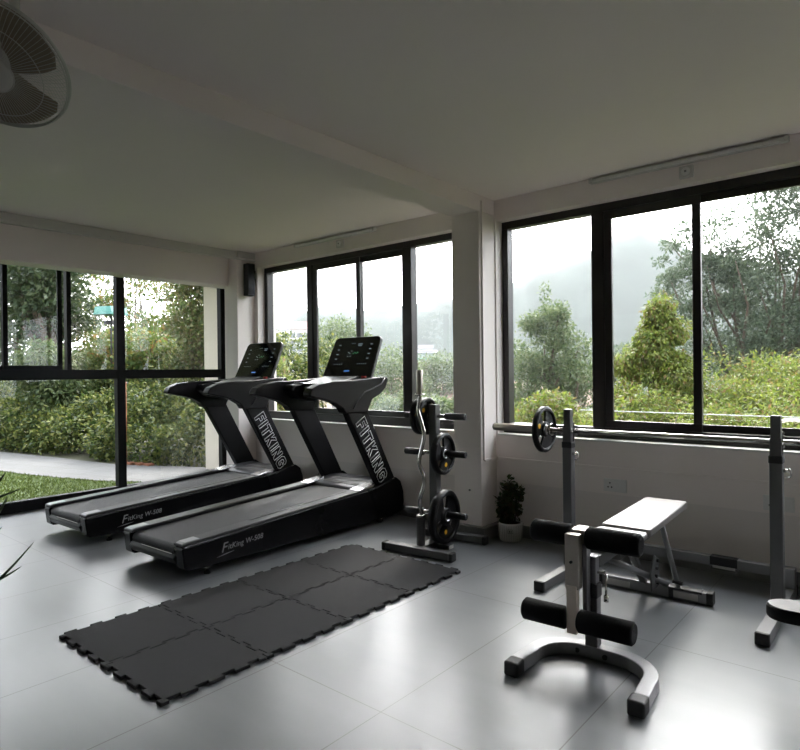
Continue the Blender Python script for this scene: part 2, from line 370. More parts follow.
YW = YB+0.09   # window plane inner face
def back_window(name, x0, x1, mull, sash):
    """mull: fixed mullions (x0,x1); sash: panels (x0,x1) with a deeper sliding frame"""
    fr = MB(); zb, zt = Z0+0.012, Z1
    fr.box(x0, x1, YW, YW+0.08, zt-0.055, zt); fr.box(x0, x1, YW, YW+0.08, zb, zb+0.075)
    fr.box(x0, x0+0.05, YW, YW+0.08, zb+.075, zt-.055); fr.box(x1-0.05, x1, YW, YW+0.08, zb+.075, zt-.055)
    for a, b in mull: fr.box(a, b, YW, YW+0.08, zb+.075, zt-.055)
    w_ = struct(name, fr, M['alu'], bevel=0.003)
    return w_, zb, zt
w1, zb, zt = back_window('window_1', WX0, WX1, [(-4.74, -4.66), (-3.46, -3.37)], [])
def sash(parent, a, b, y, z0, z1, t=0.05, m='alu', top=None):
    s_ = MB(); d = 0.025; top = top or t
    s_.box(a, b, y, y+d, z1-top, z1); s_.box(a, b, y, y+d, z0, z0+t); s_.box(a, a+t, y, y+d, z0+t, z1-top); s_.box(b-t, b, y, y+d, z0+t, z1-top)
    o = s_.build('window_sash', M[m], parent, 0.002)
    MB().box(a+t-.004, b-t+.004, y+d/2-.003, y+d/2+.003, z0+t-.004, z1-top+.004).build('glass_pane', M['glass'], o)
    return o
def pane(parent, a, b, y, z0, z1):
    return MB().box(a, b, y-.003, y+.003, z0, z1).build('glass_pane', M['glass'], parent)
zi0, zi1 = zb+0.075, zt-0.055
pane(w1, WX0+.05, -4.74, YW+.05, zi0, zi1)
sash(w1, -4.66, -4.0, YW+.012, zi0, zi1, 0.055); sash(w1, -4.055, -3.46, YW+.042, zi0, zi1, 0.05)
pane(w1, -3.37, WX1-.05, YW+.05, zi0, zi1)
w2, zb, zt = back_window('window_2', WX2, WX3, [(-1.745, -1.655), (0.30, 0.39)], [])
pane(w2, WX2+.05, -1.745, YW+.05, zi0, zi1)
sash(w2, -1.655, -1.04, YW+.012, zi0, zi1, 0.05, top=0.055); sash(w2, -1.09, 0.30, YW+.042, zi0, zi1, 0.045)
pane(w2, 0.39, WX3-.05, YW+.05, zi0, zi1)

# garden glazing (window_3), frame in the x = XL plane
gf = MB(); xg = XL
gf.box(xg-.07, xg, YG0, 4.21, 0.0, 0.10)                    # base rail
gf.box(xg-.07, xg, YG0, 4.21, 1.205, 1.30)                  # transom
gf.box(xg-.07, xg, YG0, 4.21, 2.36, 2.42)
for a, b in [(2.915, 3.0), (4.14, 4.21), (0.6, 0.68), (YG0, YG0+.07)]: gf.box(xg-.07, xg+.004, a, b, 0, 2.42)
g3 = struct('window_3', gf, M['alub'], bevel=0.002)
def gsash(a, b, x, z0, z1, t=0.04):
    s_ = MB(); s_.box(x, x+.025, a, b, z1-t, z1); s_.box(x, x+.025, a, b, z0, z0+t); s_.box(x, x+.025, a, a+t, z0+t, z1-t); s_.box(x, x+.025, b-t, b, z0+t, z1-t)
    o = s_.build('window_sash', M['alub'], g3, 0.002)
    MB().box(x+.009, x+.015, a+t-.004, b-t+.004, z0+t-.004, z1-t+.004).build('glass_pane', M['glass'], o)
def gpane(a, b, z0, z1): MB().box(xg-.04, xg-.034, a, b, z0, z1).build('glass_pane', M['glass'], g3)
gf2 = MB().box(xg-.07, xg+.002, 2.435, 2.475, 1.30, 2.36).build('mullion', M['alub'], g3, 0.002)
gpane(2.475, 2.915, 1.30, 2.36); gpane(3.0, 4.14, 1.30, 2.36)
gsash(1.895, 2.395, xg-.03, 1.30, 2.36); gsash(1.30, 1.935, xg-.062, 1.30, 2.36); gsash(0.68, 1.36, xg-.03, 1.30, 2.36)
gpane(YG0+.07, 0.6, 1.30, 2.36)
gpane(3.0, 4.14, .10, 1.205); gpane(0.68, 2.915, .10, 1.205); gpane(YG0+.07, .6, .10, 1.205)
struct('wall_left', MB().box(XL-.12, -5.72, 4.21, YB+WT, 0, H), M['wall'])

# ------------------------------------------------------------------ treadmills
def treadmill(label):
    t = thing('treadmill', label, 'treadmill', (-3.69, 1.90, 0), math.radians(1.5), 'treadmills by the garden windows')
    def zr(y): return 0.212 + (0.292-0.212)*(y-0.03)/1.64      # rail top height
    # body skirts
    for s in (-1, 1):
        pr = [(0.03, .075), (0.05, .06), (0.25, .05), (1.55, .035), (1.78, .035), (1.78, .30), (1.67, .285), (0.02, .205), (0.015, .19)]
        x0, x1 = (0.265, 0.355) if s > 0 else (-0.355, -0.265)
        sk = MB().prism(pr, x0, x1, 'x').build('side_skirt', M['blkg'], t, 0.010, 3)
        # silver line along the rail
        x_ = 0.355*s
        MB().add([(x_-.003*s, y, zr(y)+d) for y, d in ((0.03, -.007), (1.66, -.007), (1.66, -.001), (0.03, -.001))] +
                 [(x_+.0015*s, y, zr(y)+d) for y, d in ((0.03, -.007), (1.66, -.007), (1.66, -.001), (0.03, -.001))],
                 [(0, 1, 2, 3), (7, 6, 5, 4), (0, 4, 5, 1), (1, 5, 6, 2), (2, 6, 7, 3), (3, 7, 4, 0)]).build('trim_strip', M['silver'], sk)
        if s > 0:
            y = 0.62
            put_text('lettering', text_mesh('F', 0.085, shear=0.35), M['letterg'], sk, (0.3558, 0.30, .143), (0, 1, .05), (0, -.05, 1))
            put_text('lettering', text_mesh('itKing W-508', 0.048, shear=0.2, space=1.05), M['letterg'], sk, (0.3558, 0.47, .150), (0, 1, .05), (0, -.05, 1))
            swoosh = [(0.25, .095), (0.32, .108), (0.38, .112), (0.32, .102)]
            MB().prism(swoosh, .3552, .3568, 'x').build('logo_swoosh', M['letterg'], sk)
        # rail
        rl = MB().prism([(0.02, zr(0.02)-.006), (0.02, zr(0.02)+.010), (0.05, zr(.05)+.016), (1.66, zr(1.66)+.016), (1.66, zr(1.66)-.006)],
                   (0.245 if s > 0 else -0.355), (0.355 if s > 0 else -0.245), 'x').build('side_rail', M['rail'], t, 0.006, 2)
        MB().prism([(0.025, zr(0.02)+.012), (0.045, zr(.05)+.0185), (0.145, zr(.145)+.0185), (0.145, zr(.145)+.014)],
                   (0.262 if s > 0 else -0.335), (0.335 if s > 0 else -0.262), 'x').build('end_cap', mat('brushed_grey_cap', (0.20, 0.20, 0.21), 0.45, metal=0.5, noise=0.05), rl, 0.002)
        MB().prism([(1.58, zr(1.58)+.0165), (1.61, zr(1.61)+.0185), (1.61, zr(1.61)+.0165)], s*0.28-.02, s*.28+.02, 'x').build('warning_label', M['red'], rl)
        # standing strip with rounded end
        MB().prism([(0.55, zr(.55)+.014), (0.58, zr(.58)+.019), (1.5, zr(1.5)+.019), (1.5, zr(1.5)+.014)], (s*.262-.012), (s*.262+.012), 'x').build('grip_strip', M['blk'], rl, 0.002)
        foot = MB().tube([(s*.31, .21, .0), (s*.31, .21, .012)], .020, 16).tube([(s*.31, .21, .012), (s*.31, .21, .08)], .009, 10).build('levelling_foot', M['blkm'], t)
        MB().lathe([(0, .03), (.014, .03), (.014, .05), (0, .05)], 6, Matrix.Translation((s*.31, .21, 0)), False).build('foot_nut', M['chrome'], foot)
        wh = MB().tube([(s*.33-.014, 1.83, .032), (s*.33+.014, 1.83, .032)], .032, 20).build('transport_wheel', M['blkm'], t)
        MB().tube([(s*.33-.018, 1.83, .032), (s*.33+.030*s, 1.83, .032)], .008, 12).build('wheel_bolt', M['chrome'], wh)
    # rear guard between skirts, roller, belt
    MB().prism([(0.03, .09), (0.01, .13), (0.03, .155), (0.10, .155), (0.12, .09)], -.265, .265, 'x').build('rear_guard', M['blk'], t, 0.006)
    MB().box(-.10, .255, 0.006, .014, .158, .163).build('chrome_strip', M['chrome'], t)
    MB().box(-.262, .262, 0.12, 1.75, .07, .17).build('deck', M['blkm'], t)
    bp = [(0.055+.034*math.cos(a), .172+.034*math.sin(a)) for a in [PI*1.5-k*PI/10 for k in range(0, 10)]]
    bp += [(0.055, .206), (1.68, .280), (1.68, .272), (0.11, .195), (0.09, .14)]
    MB().prism(bp, -.245, .245, 'x').build('running_belt', M['belt'], t)
    # motor hood
    hd = [(1.64, .285), (1.66, .300), (1.74, .322), (1.86, .338), (1.98, .335), (2.06, .31), (2.10, .25), (2.115, .14), (2.09, .05), (1.78, .035), (1.70, .2)]
    hood = MB().prism(hd, -.30, .30, 'x').build('motor_hood', M['hood'], t, 0.012, 3)
    for y0, y1, wd in ((1.70, 1.73, .20), (1.79, 1.815, .17)):
        zf = lambda y: 0.300+(y-1.66)*0.275 if y < 1.74 else .322+(y-1.74)*.133
        MB().prism([(y0, zf(y0)+.0005), (y1, zf(y1)+.0005), (y1, zf(y1)+.003), (y0, zf(y0)+.003)], -wd, wd, 'x').build('louvre', M['blkm'], hood)
    MB().prism([(1.93, .3375), (1.96, .3365), (1.96, .3385), (1.93, .3395)], -.05, .05, 'x').build('hood_badge', M['silver'], hood)
    for s in (-1, 1):
        xa, xb = (.265, .355) if s > 0 else (-.355, -.265)
        hp = [(1.66, .293), (1.78, .30), (1.98, .345), (2.03, .35), (2.09, .31), (2.125, .22), (2.13, .12), (2.11, .05), (1.98, .03), (1.76, .03)]
        MB().prism(hp, xa, xb, 'x').build('side_cover', M['blk'], t, 0.014, 3)
        # silver shoulder beside hood
        MB().prism([(1.56, zr(1.56)+.014), (1.63, zr(1.62)+.026), (1.72, .325), (1.76, .33), (1.74, .30), (1.6, zr(1.6)+.008)], s*.29-.055, s*.29+.055, 'x').build('shoulder', M['silver'], t, 0.006)
        up = MB().prism([(1.84, .27), (2.06, .27), (1.675, .955), (1.435, .955)], xa+(.012 if s > 0 else .012), xb-(.012), 'x').build('upright', M['blk'], t, 0.008, 2)
        if s > 0:
            d = Vector((0, (1.91-1.535), (.27-.955))).normalized(); u_ = Vector((1, 0, 0)).cross(d); mid = Vector((0.3436, 1.735, .602)); pos = -.295
            G = {'F': (.70, [(0, 0), (0, 1), (.7, 1), (.7, .78), (.27, .78), (.27, .60), (.62, .60), (.62, .38), (.27, .38), (.27, 0)]),
                 'I': (.27, [(0, 0), (0, 1), (.27, 1), (.27, 0)]),
                 'T': (.78, [(.255, 0), (.255, .77), (0, .77), (0, 1), (.78, 1), (.78, .77), (.525, .77), (.525, 0)]),
                 'K': (.88, [(0, 0), (0, 1), (.27, 1), (.27, .62), (.53, 1), (.86, 1), (.50, .54), (.88, 0), (.55, 0), (.27, .40), (.27, 0)]),
                 'N': (.84, [(0, 0), (0, 1), (.27, 1), (.57, .45), (.57, 1), (.84, 1), (.84, 0), (.57, 0), (.27, .55), (.27, 0)]),
                 'G': (.86, [(.18, 0), (0, .2), (0, .8), (.2, 1), (.66, 1), (.86, .82), (.86, .66), (.60, .66), (.56, .77), (.32, .77), (.27, .70), (.27, .30), (.32, .23), (.56, .23), (.60, .30), (.60, .36), (.43, .36), (.43, .54), (.86, .54), (.86, .18), (.68, 0)])}
            for ch in 'FITKING':
                wl, poly = G[ch]
                MB().tube([mid+d*(pos+px_*.102)+u_*((py_-.5)*.118) for px_, py_ in poly], .0033, 6, closed=True).build('letter_'+ch.lower(), M['letter'], up); pos += wl*.102+.0185
        MB().tube([(s*.345, 1.99, .33), (s*.352, 1.99, .33)], .018, 16).build('upright_bolt', M['chrome'], up)
        # arm
        arm = [(1.05, 1.090), (1.075, 1.125), (1.15, 1.155), (1.30, 1.175), (1.50, 1.178), (1.62, 1.185), (1.82, 1.20), (1.925, 1.20), (1.93, 1.175),
               (1.90, 1.11), (1.83, 1.06), (1.73, 1.02), (1.69, .955), (1.67, .915), (1.42, .925), (1.39, .965), (1.31, 1.01), (1.22, 1.035), (1.12, 1.055), (1.05, 1.07)]
        ao = MB().prism(arm, s*.315-.042, s*.315+.042, 'x').build('handrail', M['hood' if False else 'blk'], t, 0.018, 4)
        cur = [(s*(.359), y, z) for y, z in [(1.50, .955), (1.56, 1.03), (1.64, 1.085), (1.74, 1.11), (1.84, 1.145), (1.885, 1.19)]]
        MB().tube(cur, .005, 8).build('trim_curve', M['hood'], ao)
        # cup bulge inside of the arm
        MB().prism([(1.33, 1.10), (1.36, 1.145), (1.5, 1.16), (1.72, 1.165), (1.84, 1.14), (1.80, 1.03), (1.6, 1.0), (1.42, 1.03)], s*.225-.07, s*.225+.05, 'x').build('cup_holder', M['blk'], t, 0.02, 3)
        MB().lathe([(.0, .002), (.036, .002), (.040, .006), (.044, .002)], 24, Matrix.Translation((s*.225, 1.46, 1.158))).build('cup_rim', M['blkg'], t)
    MB().prism([(1.46, 1.06), (1.46, 1.12), (1.60, 1.165), (1.83, 1.19), (1.88, 1.15), (1.82, 1.06), (1.68, 1.03)], -.20, .20, 'x').build('console_body', M['blk'], t, 0.012, 3)
    # tray
    MB().prism([(1.46, 1.135), (1.47, 1.150), (1.735, 1.212), (1.75, 1.205), (1.73, 1.185)], -.20, .20, 'x').build('reading_tray', M['hood'], t, 0.004)
    MB().prism([(1.455, 1.128), (1.462, 1.153), (1.485, 1.156), (1.48, 1.130)], -.195, .195, 'x').build('tray_lip', M['blkg'], t, .003)
    st_ = MB().tube([(.12, 1.46, 1.10), (.12, 1.43, 1.125)], .014, 16).build('stop_clip', M['red'], t)
    for x in (-.15, .24):
        MB().box(x-.02, x+.02, 1.745, 1.77, 1.185, 1.21).build('speed_button', M['red'], t, .003)
    # screen
    q0 = Vector((0.008, 1.78, 1.198)); ydir = Vector((0, .17, .355)).normalized(); n = Vector((1, 0, 0)).cross(ydir)   # n faces... 
    X = Matrix(((1, 0, -n.x, q0.x), (0, ydir.y, -n.y, q0.y), (0, ydir.z, -n.z, q0.z), (0, 0, 0, 1)))
    X = Matrix(((1, 0, n.x, q0.x), (0, ydir.y, n.y, q0.y), (0, ydir.z, n.z, q0.z), (0, 0, 0, 1)))
    def rr(wb_, wt_, h0, h1, r, k=6):
        pts = []
        for cx, cy, a0 in ((wt_-r, h1-r, 0), (-wt_+r, h1-r, 90), (-wb_+.008, h0+.008, 180), (wb_-.008, h0+.008, 270)):
            rad = r if a0 < 180 else .008
            for j in range(k+1):
                a = math.radians(a0+90*j/k); pts.append((cx+rad*math.cos(a), cy+rad*math.sin(a)))
        return pts
    hs = MB().prism(rr(.285, .270, 0, .392, .045), -.030, .0, 'z', X).build('screen_housing', M['hood'], t, 0.005, 2)
    MB().prism(rr(.277, .262, .008, .384, .038), .0, .0022, 'z', X).build('display', M['screen'], hs)
    ic = MB(); rnd = random.Random(4)
    def dash(mb, x, y, w_, h_): mb.prism([(x, y), (x+w_, y), (x+w_, y+h_), (x, y+h_)], .0022, .0030, 'z', X)
    for j in range(4):
        for s in (-1, 1):
            dash(ic, s*.185-.012, .175+j*.045, .024, .006)
    for j in range(5): dash(ic, -.19+j*.022, .125, .010, .004); dash(ic, .09+j*.022, .125, .010, .004)
    for j in range(3): dash(ic, -.05+j*.018, .325, .010, .004)
    for sx, sy in ((-.06, .20), (-.06, .235), (-.03, .20), (-.03, .25), (-.045, .225)): dash(ic, sx, sy, .016, .004)
    dash(ic, .03, .315, .05, .006); dash(ic, .035, .300, .04, .004)
    ic.build('display_graphics', M['icon'], hs)
    gi = MB()
    for j in range(4): dash(gi, .0+j*.016, .225+(j % 2)*.01, .010, .005)
    gi.build('display_digits', M['icong'], hs)
    bi = MB(); dash(bi, -.04, .055, .06, .012); bi.build('display_logo', M['iconb'], hs)
    return t
tmA = treadmill('black running machine standing nearer the rubber mats, reading tray and screen lit with icons')
tmB = copy_tree(tmA); tmB.location = (-4.96, 1.87, 0)
tmB['label'] = 'black running machine standing nearer the garden windows, leaves mirrored in its screen'
cordm = MB().tube([(-4.55, 3.96, .02), (-4.50, 3.99, .16), (-4.43, 4.02, .30), (-4.40, 4.03, .38), (-4.38, 4.035, .42)], .004, 8)
tag(cordm.build('power_cord', M['blkm']), 'thin black power cord rising behind the running machines to the wall', 'cord')

# ------------------------------------------------------------------ rubber mat tiles
MX0, MY0, PX, PY, MTH = -3.095, 1.145, 0.472, 0.488, 0.016
def seam(t_, n=4):  # offset of a dovetailed seam
    return 0
def edge_pts(a, b, n=4, amp=0.020):
    """points from a to b with trapezoid teeth to the left side, excluding b"""
    a = Vector((*a, 0)); b = Vector((*b, 0)); d = (b-a); L_ = d.length; d.normalize(); nrm = Vector((-d.y, d.x, 0)); pts = [a]
    p = L_/n
    for i in range(n):
        s0 = i*p
        for u, h in ((.22, 0), (.16, 1), (.66, 1), (.60, 0)):
            pts.append(a+d*(s0+u*p+.08*p)+nrm*amp*h)
    return [(q.x, q.y) for q in pts]
def mat_tile(i, j):
    g = 0.0020
    x0, x1 = MX0+i*PX, MX0+(i+1)*PX; y0, y1 = MY0+j*PY, MY0+(j+1)*PY
    # every seam uses the same directed edge so neighbours interlock: vertical edges run +y, horizontal edges run +x
    bot = edge_pts((x0, y0), (x1, y0)) + [(x1, y0)]; top = edge_pts((x0, y1), (x1, y1)) + [(x1, y1)]
    lef = edge_pts((x0, y0), (x0, y1)) + [(x0, y1)]; rig = edge_pts((x1, y0), (x1, y1)) + [(x1, y1)]
    loop = bot[:-1] + rig[:-1] + top[::-1][:-1] + lef[::-1][:-1]
    cx, cy = (x0+x1)/2, (y0+y1)/2
    return [((x-cx)*(1-g*4), (y-cy)*(1-g*4)) for x, y in loop], cx, cy
rows = ['outer long row facing the open floor', 'long row beside the running machines']
cols = ['at the end toward the garden door and camera', 'second from the garden-side end', 'second from the weight tree end', 'at the end by the weight tree']
cols = ['at the end farthest from the weight rack', 'second from the far-from-rack end', 'next to the rack-end tile', 'at the end by the weight rack']
mtop = {}
for i in range(2):
    for j in range(4):
        poly, cx, cy = mat_tile(i, j)
        row = 'row beside the treadmills' if i == 0 else 'row facing the open floor'
        o = MB().prism(poly, 0, MTH, 'z').build('rubber_mat', M['rubber'], None, 0.003, 2, loc=(cx, cy, 0))
        tag(o, 'black rubber tile, %s, %s' % (row, ['end farthest from the weight rack', 'second from that far end of the mat', 'third along, next to rack-end tile', 'end by the weight rack'][j]), 'rubber mat', 'interlocking rubber floor tiles')

# ------------------------------------------------------------------ weight plates
def plate_parts(parent, X, R, th, name='weight_plate', label=None, group=None, rim=None, n=3):
    """three-grip plate, axis = local z of X"""
    rim = rim or R*0.20
    t = bpy.data.objects.new(name, None); C.objects.link(t); t.matrix_world = X; t.empty_display_size = .05
    tag(t, label, 'weight plate', group)
    h = th/2; ri = R-rim
    MB().lathe([(ri, -h*.75), (ri+.006, -h), (R-.012, -h), (R, -h*.6), (R, h*.6), (R-.012, h), (ri+.006, h), (ri, h*.75), (ri, -h*.75)], 56).build('rim', M['plate'], t)
    rh = R*.34
    hub = MB().lathe([(.0262, -h*.9), (rh*.9, -h*.9), (rh, -h*.6), (rh, h*.6), (rh*.9, h*.9), (.0262, h*.9), (.0262, -h*.9)], 40).build('hub', M['plate'], t)
    MB().lathe([(.0258, -h), (.033, -h), (.033, h), (.0258, h), (.0258, -h)], 32).build('bushing', M['silver'], hub)
    web = MB()
    for k in range(n):
        c = 2*PI*k/n + PI/2; hw = math.radians(180/n*.74); pts = []
        for q in range(9):
            a = c-hw+2*hw*q/8; pts.append(((ri+.004)*math.cos(a), (ri+.004)*math.sin(a)))
        for q in range(9):
            a = c+hw*.9-2*hw*.9*q/8; pts.append(((rh-.004)*math.cos(a), (rh-.004)*math.sin(a)))
        web.prism(pts, -h*.35, h*.35)
    web.build('web', M['plate'], t, .002)
    rm = (ri+rh)/2
    for s in (1, -1):
        em = MB()
        a = -PI/2 - .0
        c = (rm*math.cos(PI/2+2*PI/3), rm*math.sin(PI/2+2*PI/3))
        pts = [(c[0]+.016*math.cos(2*PI*k/20), c[1]+.016*math.sin(2*PI*k/20)) for k in range(20)]
        em.prism(pts, s*h*.35, s*(h*.35+.0015)); em.build('emblem', M['yellow'], t)
    return t

# ------------------------------------------------------------------ plate tree
TR = math.radians(5.5); tc_ = Vector((-2.615, 3.455, 0)); TM = Matrix.Translation(tc_) @ Matrix.Rotation(TR, 4, 'Z')
tree = thing('weight_rack', 'grey plate tree with six black pegs and black-capped feet beside the column', 'weight rack', tc_, TR)
for y, nm in ((-.235, 0), (.235, 1)):
    ft = MB().box(-.255, .255, y-.03, y+.03, .004, .056).build('base_foot', M['greyp'], tree, .004)
    for s in (-1, 1): MB().box(min(s*.255, s*.283), max(s*.255, s*.283), y-.032, y+.032, 0, .058).build('end_cap', M['blkm'], ft, .008, 2)
MB().box(-.03, .03, -.205, .205, .008, .052).build('base_bar', M['greyp'], tree, .003)
post = MB().box(-.030, .030, -.030, .030, .052, 1.0).build('post', M['greyp'], tree, .004)
MB().box(-.031, .031, -.031, .031, 1.0, 1.006).build('post_cap', M['blkm'], post, .002)
MB().prism([(.0305, .004), (.125, .004), (.125, .032), (.0305, .032)], -.032, .032, 'y').build('gusset', M['greyp'], post, .002)
MB().box(.0255+.10, .1275, -.028, .028, .006, .030).build('label_sticker', M['label'], post)
pegs = {0: (.925, 1), 1: (.925, -1), 2: (.665, 1), 3: (.665, -1), 4: (.24, 1), 5: (.24, -1)}
for k, (z, s) in pegs.items():
    L_ = .245
    pg = MB().tube([(s*.030, 0, z), (s*L_, 0, z)], .0125, 16).build('peg', M['chrome'], tree)
    MB().tube([(s*.095, 0, z), (s*L_, 0, z), (s*(L_+.006), 0, z)], [.0235, .0235, .018], 20).build('peg_sleeve', M['blkm'], pg)
holder = MB().tube([(-.018, -.165, .052), (-.018, -.165, .255)], .030, 24, cap=False).tube([(-.018, -.165, .052), (-.018, -.165, .06)], .028, 24).build('bar_holder', M['greyp'], tree)
MB().lathe([(.027, .245), (.031, .245), (.031, .258), (.027, .258), (.027, .245)], 28, Matrix.Translation((-.018, -.165, 0))).build('holder_ring', M['chrome'], holder)
def on_peg(x, z, R, th, lab, spin=0, rim=None):
    X = TM @ Matrix.Translation((x, 0, z-.0)) @ Matrix.Rotation(PI/2, 4, 'Y') @ Matrix.Rotation(spin, 4, 'Z')
    return plate_parts(None, X, R, th, label=lab, group='plates on the plate tree', rim=rim)
on_peg(.074, .222, .187, .060, 'large three-grip black plate on the lowest peg of the plate tree', 2.6)
on_peg(.068, .662, .146, .050, 'medium three-grip black plate on the middle peg of the plate tree', 2.9)
on_peg(-.060, .922, .132, .044, 'black plate hung closest to the post on the top peg, window side', .4)
on_peg(-.112, .922, .132, .044, 'outer black plate on the top peg beside the running machine', .9)
# curl bar standing in the holder
bar = thing('curl_bar', 'chrome zigzag curl bar standing upright in the plate tree holder', 'barbell', TM @ Vector((-.014, -.165, .060)), TR)
zz = [(0, .0), (0, .20), (-.012, .37), (.030, .49), (-.020, .60), (.012, .75), (-.020, .88), (0, .98), (0, 1.05)]
def zzp(sc=1): return [Vector((x*.9, 0, z)) for x, z in [(0.0, 0), (0.0, .22), (-.010, .31), (.038, .43), (-.004, .53), (-.004, .55), (.040, .73), (-.012, .88), (-.004, .93), (0, 1.02)]]
base = [(0, 0), (0, .19), (-.014, .29), (.030, .41), (.026, .47), (-.012, .545), (-.010, .58), (.040, .755), (-.012, .895), (-.014, .93), (0, 1.0), (0, 1.03)]
pts = [Vector((x, 0, z)) for x, z in base]
sm = []
for a, b in zip(pts[:-1], pts[1:]):
    for k in range(4): sm.append(a.lerp(b, k/4))
sm.append(pts[-1])
sm2 = [sm[0]] + [(sm[i-1]+sm[i]*2+sm[i+1])/4 for i in range(1, len(sm)-1)] + [sm[-1]]
MB().tube(sm2, .0135, 16).build('shaft', M['chrome'], bar)
MB().tube([(0, 0, .0), (0, 0, .10)], .0235, 20).build('sleeve', M['chrome'], bar)
MB().tube([(0, 0, 1.025), (0, 0, 1.035), (0, 0, 1.18), (0, 0, 1.19)], [.020, .0235, .0235, .019], 24).build('sleeve', M['steel'], bar)
MB().lathe([(0, 1.015), (.036, 1.015), (.036, 1.028), (0, 1.028)], 28).build('collar', M['chrome'], bar)

# ------------------------------------------------------------------ squat rack
UY = 3.50
rack = thing('squat_rack', 'grey squat stand with two telescopic uprights joined by a low rear bar', 'squat rack', (-1.085, UY, 0))
for s, x in ((-1, -.545), (1, .545)):
    ft = MB().box(x-.028, x+.028, -.385, .40, .0, .055).build('base_foot', M['greyl'], rack, .003)
    MB().box(x-.03, x+.03, -.405, -.383, -.0, .058).build('end_cap', M['blkm'], ft, .006)
    MB().box(x-.03, x+.03, .398, .42, -.0, .058).build('end_cap', M['blkm'], ft, .006)
    up = MB().box(x-.028, x+.028, -.028, .028, .055, .80).build('upright', M['greyp'], rack, .004)
    MB().box(x-.031, x+.031, -.031, .031, .765, .803).build('sleeve_cap', M['blkm'], up, .004)
    it = MB().box(x-.022, x+.022, -.022, .022, .803, 1.0).build('inner_tube', M['greyp'], rack, .003)
    hb = MB().box(x-.026, x+.026, -.026, -.0225, .80, .89).box(x-.026, x+.026, .022, .075, .835, .85).box(x-.026, x+.026, .070, .078, .835, .895).box(x-.026, x+.026, .0225, .030, .80, .92).build('bar_hook', M['greyp'], it, .002)
    MB().tube([(x+.022, 0, .86), (x+.030, 0, .86)], .006, 10).build('hook_bolt', M['chrome'], hb)
    # gusset behind
    MB().prism([(.028, .055), (.20, .055), (.175, .10), (.06, .32), (.028, .34)], x-.004, x+.004, 'x').build('gusset', M['greyl'], up, .002)
    # locking pin
    pn = MB().tube([(x+.028, 0, .73), (x+.052, 0, .73)], .009, 14).tube([(x+.052, 0, .742), (x+.058, 0, .735), (x+.062, -.0, .715), (x+.056, 0, .70), (x+.04, 0, .695)], .004, 8).build('locking_pin', M['chrome'], up)
cb = MB().box(-.517, .517, .325, .375, .105, .158).build('cross_bar', M['greyl'], rack, .003)
for s in (-1, 1): MB().box(s*.545-.030, s*.545+.030, .322, .378, .055, .162).build('bar_bracket', M['greyl'], rack, .003)
MB().box(.16, .30, .321, .379, .112, .1605).build('black_sleeve', M['blkm'], cb, .002)
MB().box(.175, .29, .3195, .3215, .098, .112).build('label_sticker', M['label'], cb)
MB().box(.165, .30, .325, .375, .088, .105).build('foot_bracket', M['greyp'], cb)
# barbell behind the uprights on the hooks
BY = UY+.048; BZ = .8645
bb = thing('barbell', 'long chrome barbell lying across the squat stand in front of the windowsill', 'barbell', (-1.085, BY, BZ))
MB().tube([(-.70, 0, 0), (.70, 0, 0)], .0145, 20).build('shaft', M['chrome'], bb)
for s in (-1, 1):
    MB().tube([(s*.69, 0, 0), (s*1.095, 0, 0), (s*1.10, 0, 0)], [.0245, .0245, .020], 28).build('sleeve', M['steel'], bb)
    MB().tube([(s*.672, 0, 0), (s*.69, 0, 0)], .038, 28).build('inner_collar', M['chrome'], bb)
X = Matrix.Translation((-1.813, BY, BZ)) @ Matrix.Rotation(PI/2, 4, 'Y') @ Matrix.Rotation(.75, 4, 'Z')
plate_parts(None, X, .145, .038, label='black three-grip plate loaded on the barbell beside the column', rim=.026)

# ------------------------------------------------------------------ adjustable bench
BR = math.radians(2.5)
bn = thing('weight_bench', 'silver exercise bench with a curved front foot and a glossy flat pad', 'bench', (-1.075, 2.53, 0), BR)
# curved foot: sweep rectangle along path
def sweep_rect(path, hw, z0, z1):
    vs = []; fs = []; n = len(path)
    for i, p in enumerate(path):
        p = Vector((*p, 0)); a = Vector((*path[max(i-1, 0)], 0)); b = Vector((*path[min(i+1, n-1)], 0)); d = (b-a).normalized(); nr = Vector((-d.y, d.x, 0))
        for s, z in ((-1, z0), (1, z0), (1, z1), (-1, z1)): q = p+nr*hw*s; vs.append((q.x, q.y, z))
    for i in range(n-1):
        for k in range(4): fs.append((i*4+k, i*4+(k+1) % 4, i*4+4+(k+1) % 4, i*4+4+k))
    fs += [(3, 2, 1, 0), tuple(n*4-4+k for k in range(4))]
    mb = MB(); mb.add(vs, fs); return mb
half = [(.0, .0), (.06, .0)]
import math as _m
for k in range(1, 13):
    a = _m.radians(90*k/12); half.append((.06+.165*_m.sin(a), -.165+.165*_m.cos(a)))
half.append((.225, -.19)); half.append((.232, -.30))
path = [(-x, y) for x, y in half[::-1]] + half[1:]
path = [(x*1.06+.04, y) for x, y in path]
cf = sweep_rect(path, .028, .002, .056).build('curved_foot', M['greyl'], bn, .005, 2)
for s in (-1, 1):
    MB().box(.04+s*.245-.032, .04+s*.245+.032, -.365, -.298, 0, .060).build('end_cap', M['blkm'], cf, .010, 3)
    MB().tube([(.0+s*.06, -.0275, .028), (.0+s*.06, -.034, .028)], .011, 14).build('foot_bolt', M['blkm'], cf)
pst = MB().box(-.027, .027, -.026, .026, .056, .30).build('front_post', M['greyp'], bn, .004)
MB().box(-.030, .030, -.029, .029, .265, .325).build('post_collar', M['blkm'], bn, .004)
ip = MB().box(-.022, .022, -.022, .022, .32, .44).build('inner_post', M['greyl'], bn, .003)
MB().tube([(.022, 0, .37), (.05, 0, .37), (.06, 0, .362), (.065, -.02, .33), (.065, -.02, .28)], .005, 10).tube([(.065, -.02, .285), (.065, -.02, .26)], .010, 12).build('pull_pin', M['chrome'], ip)
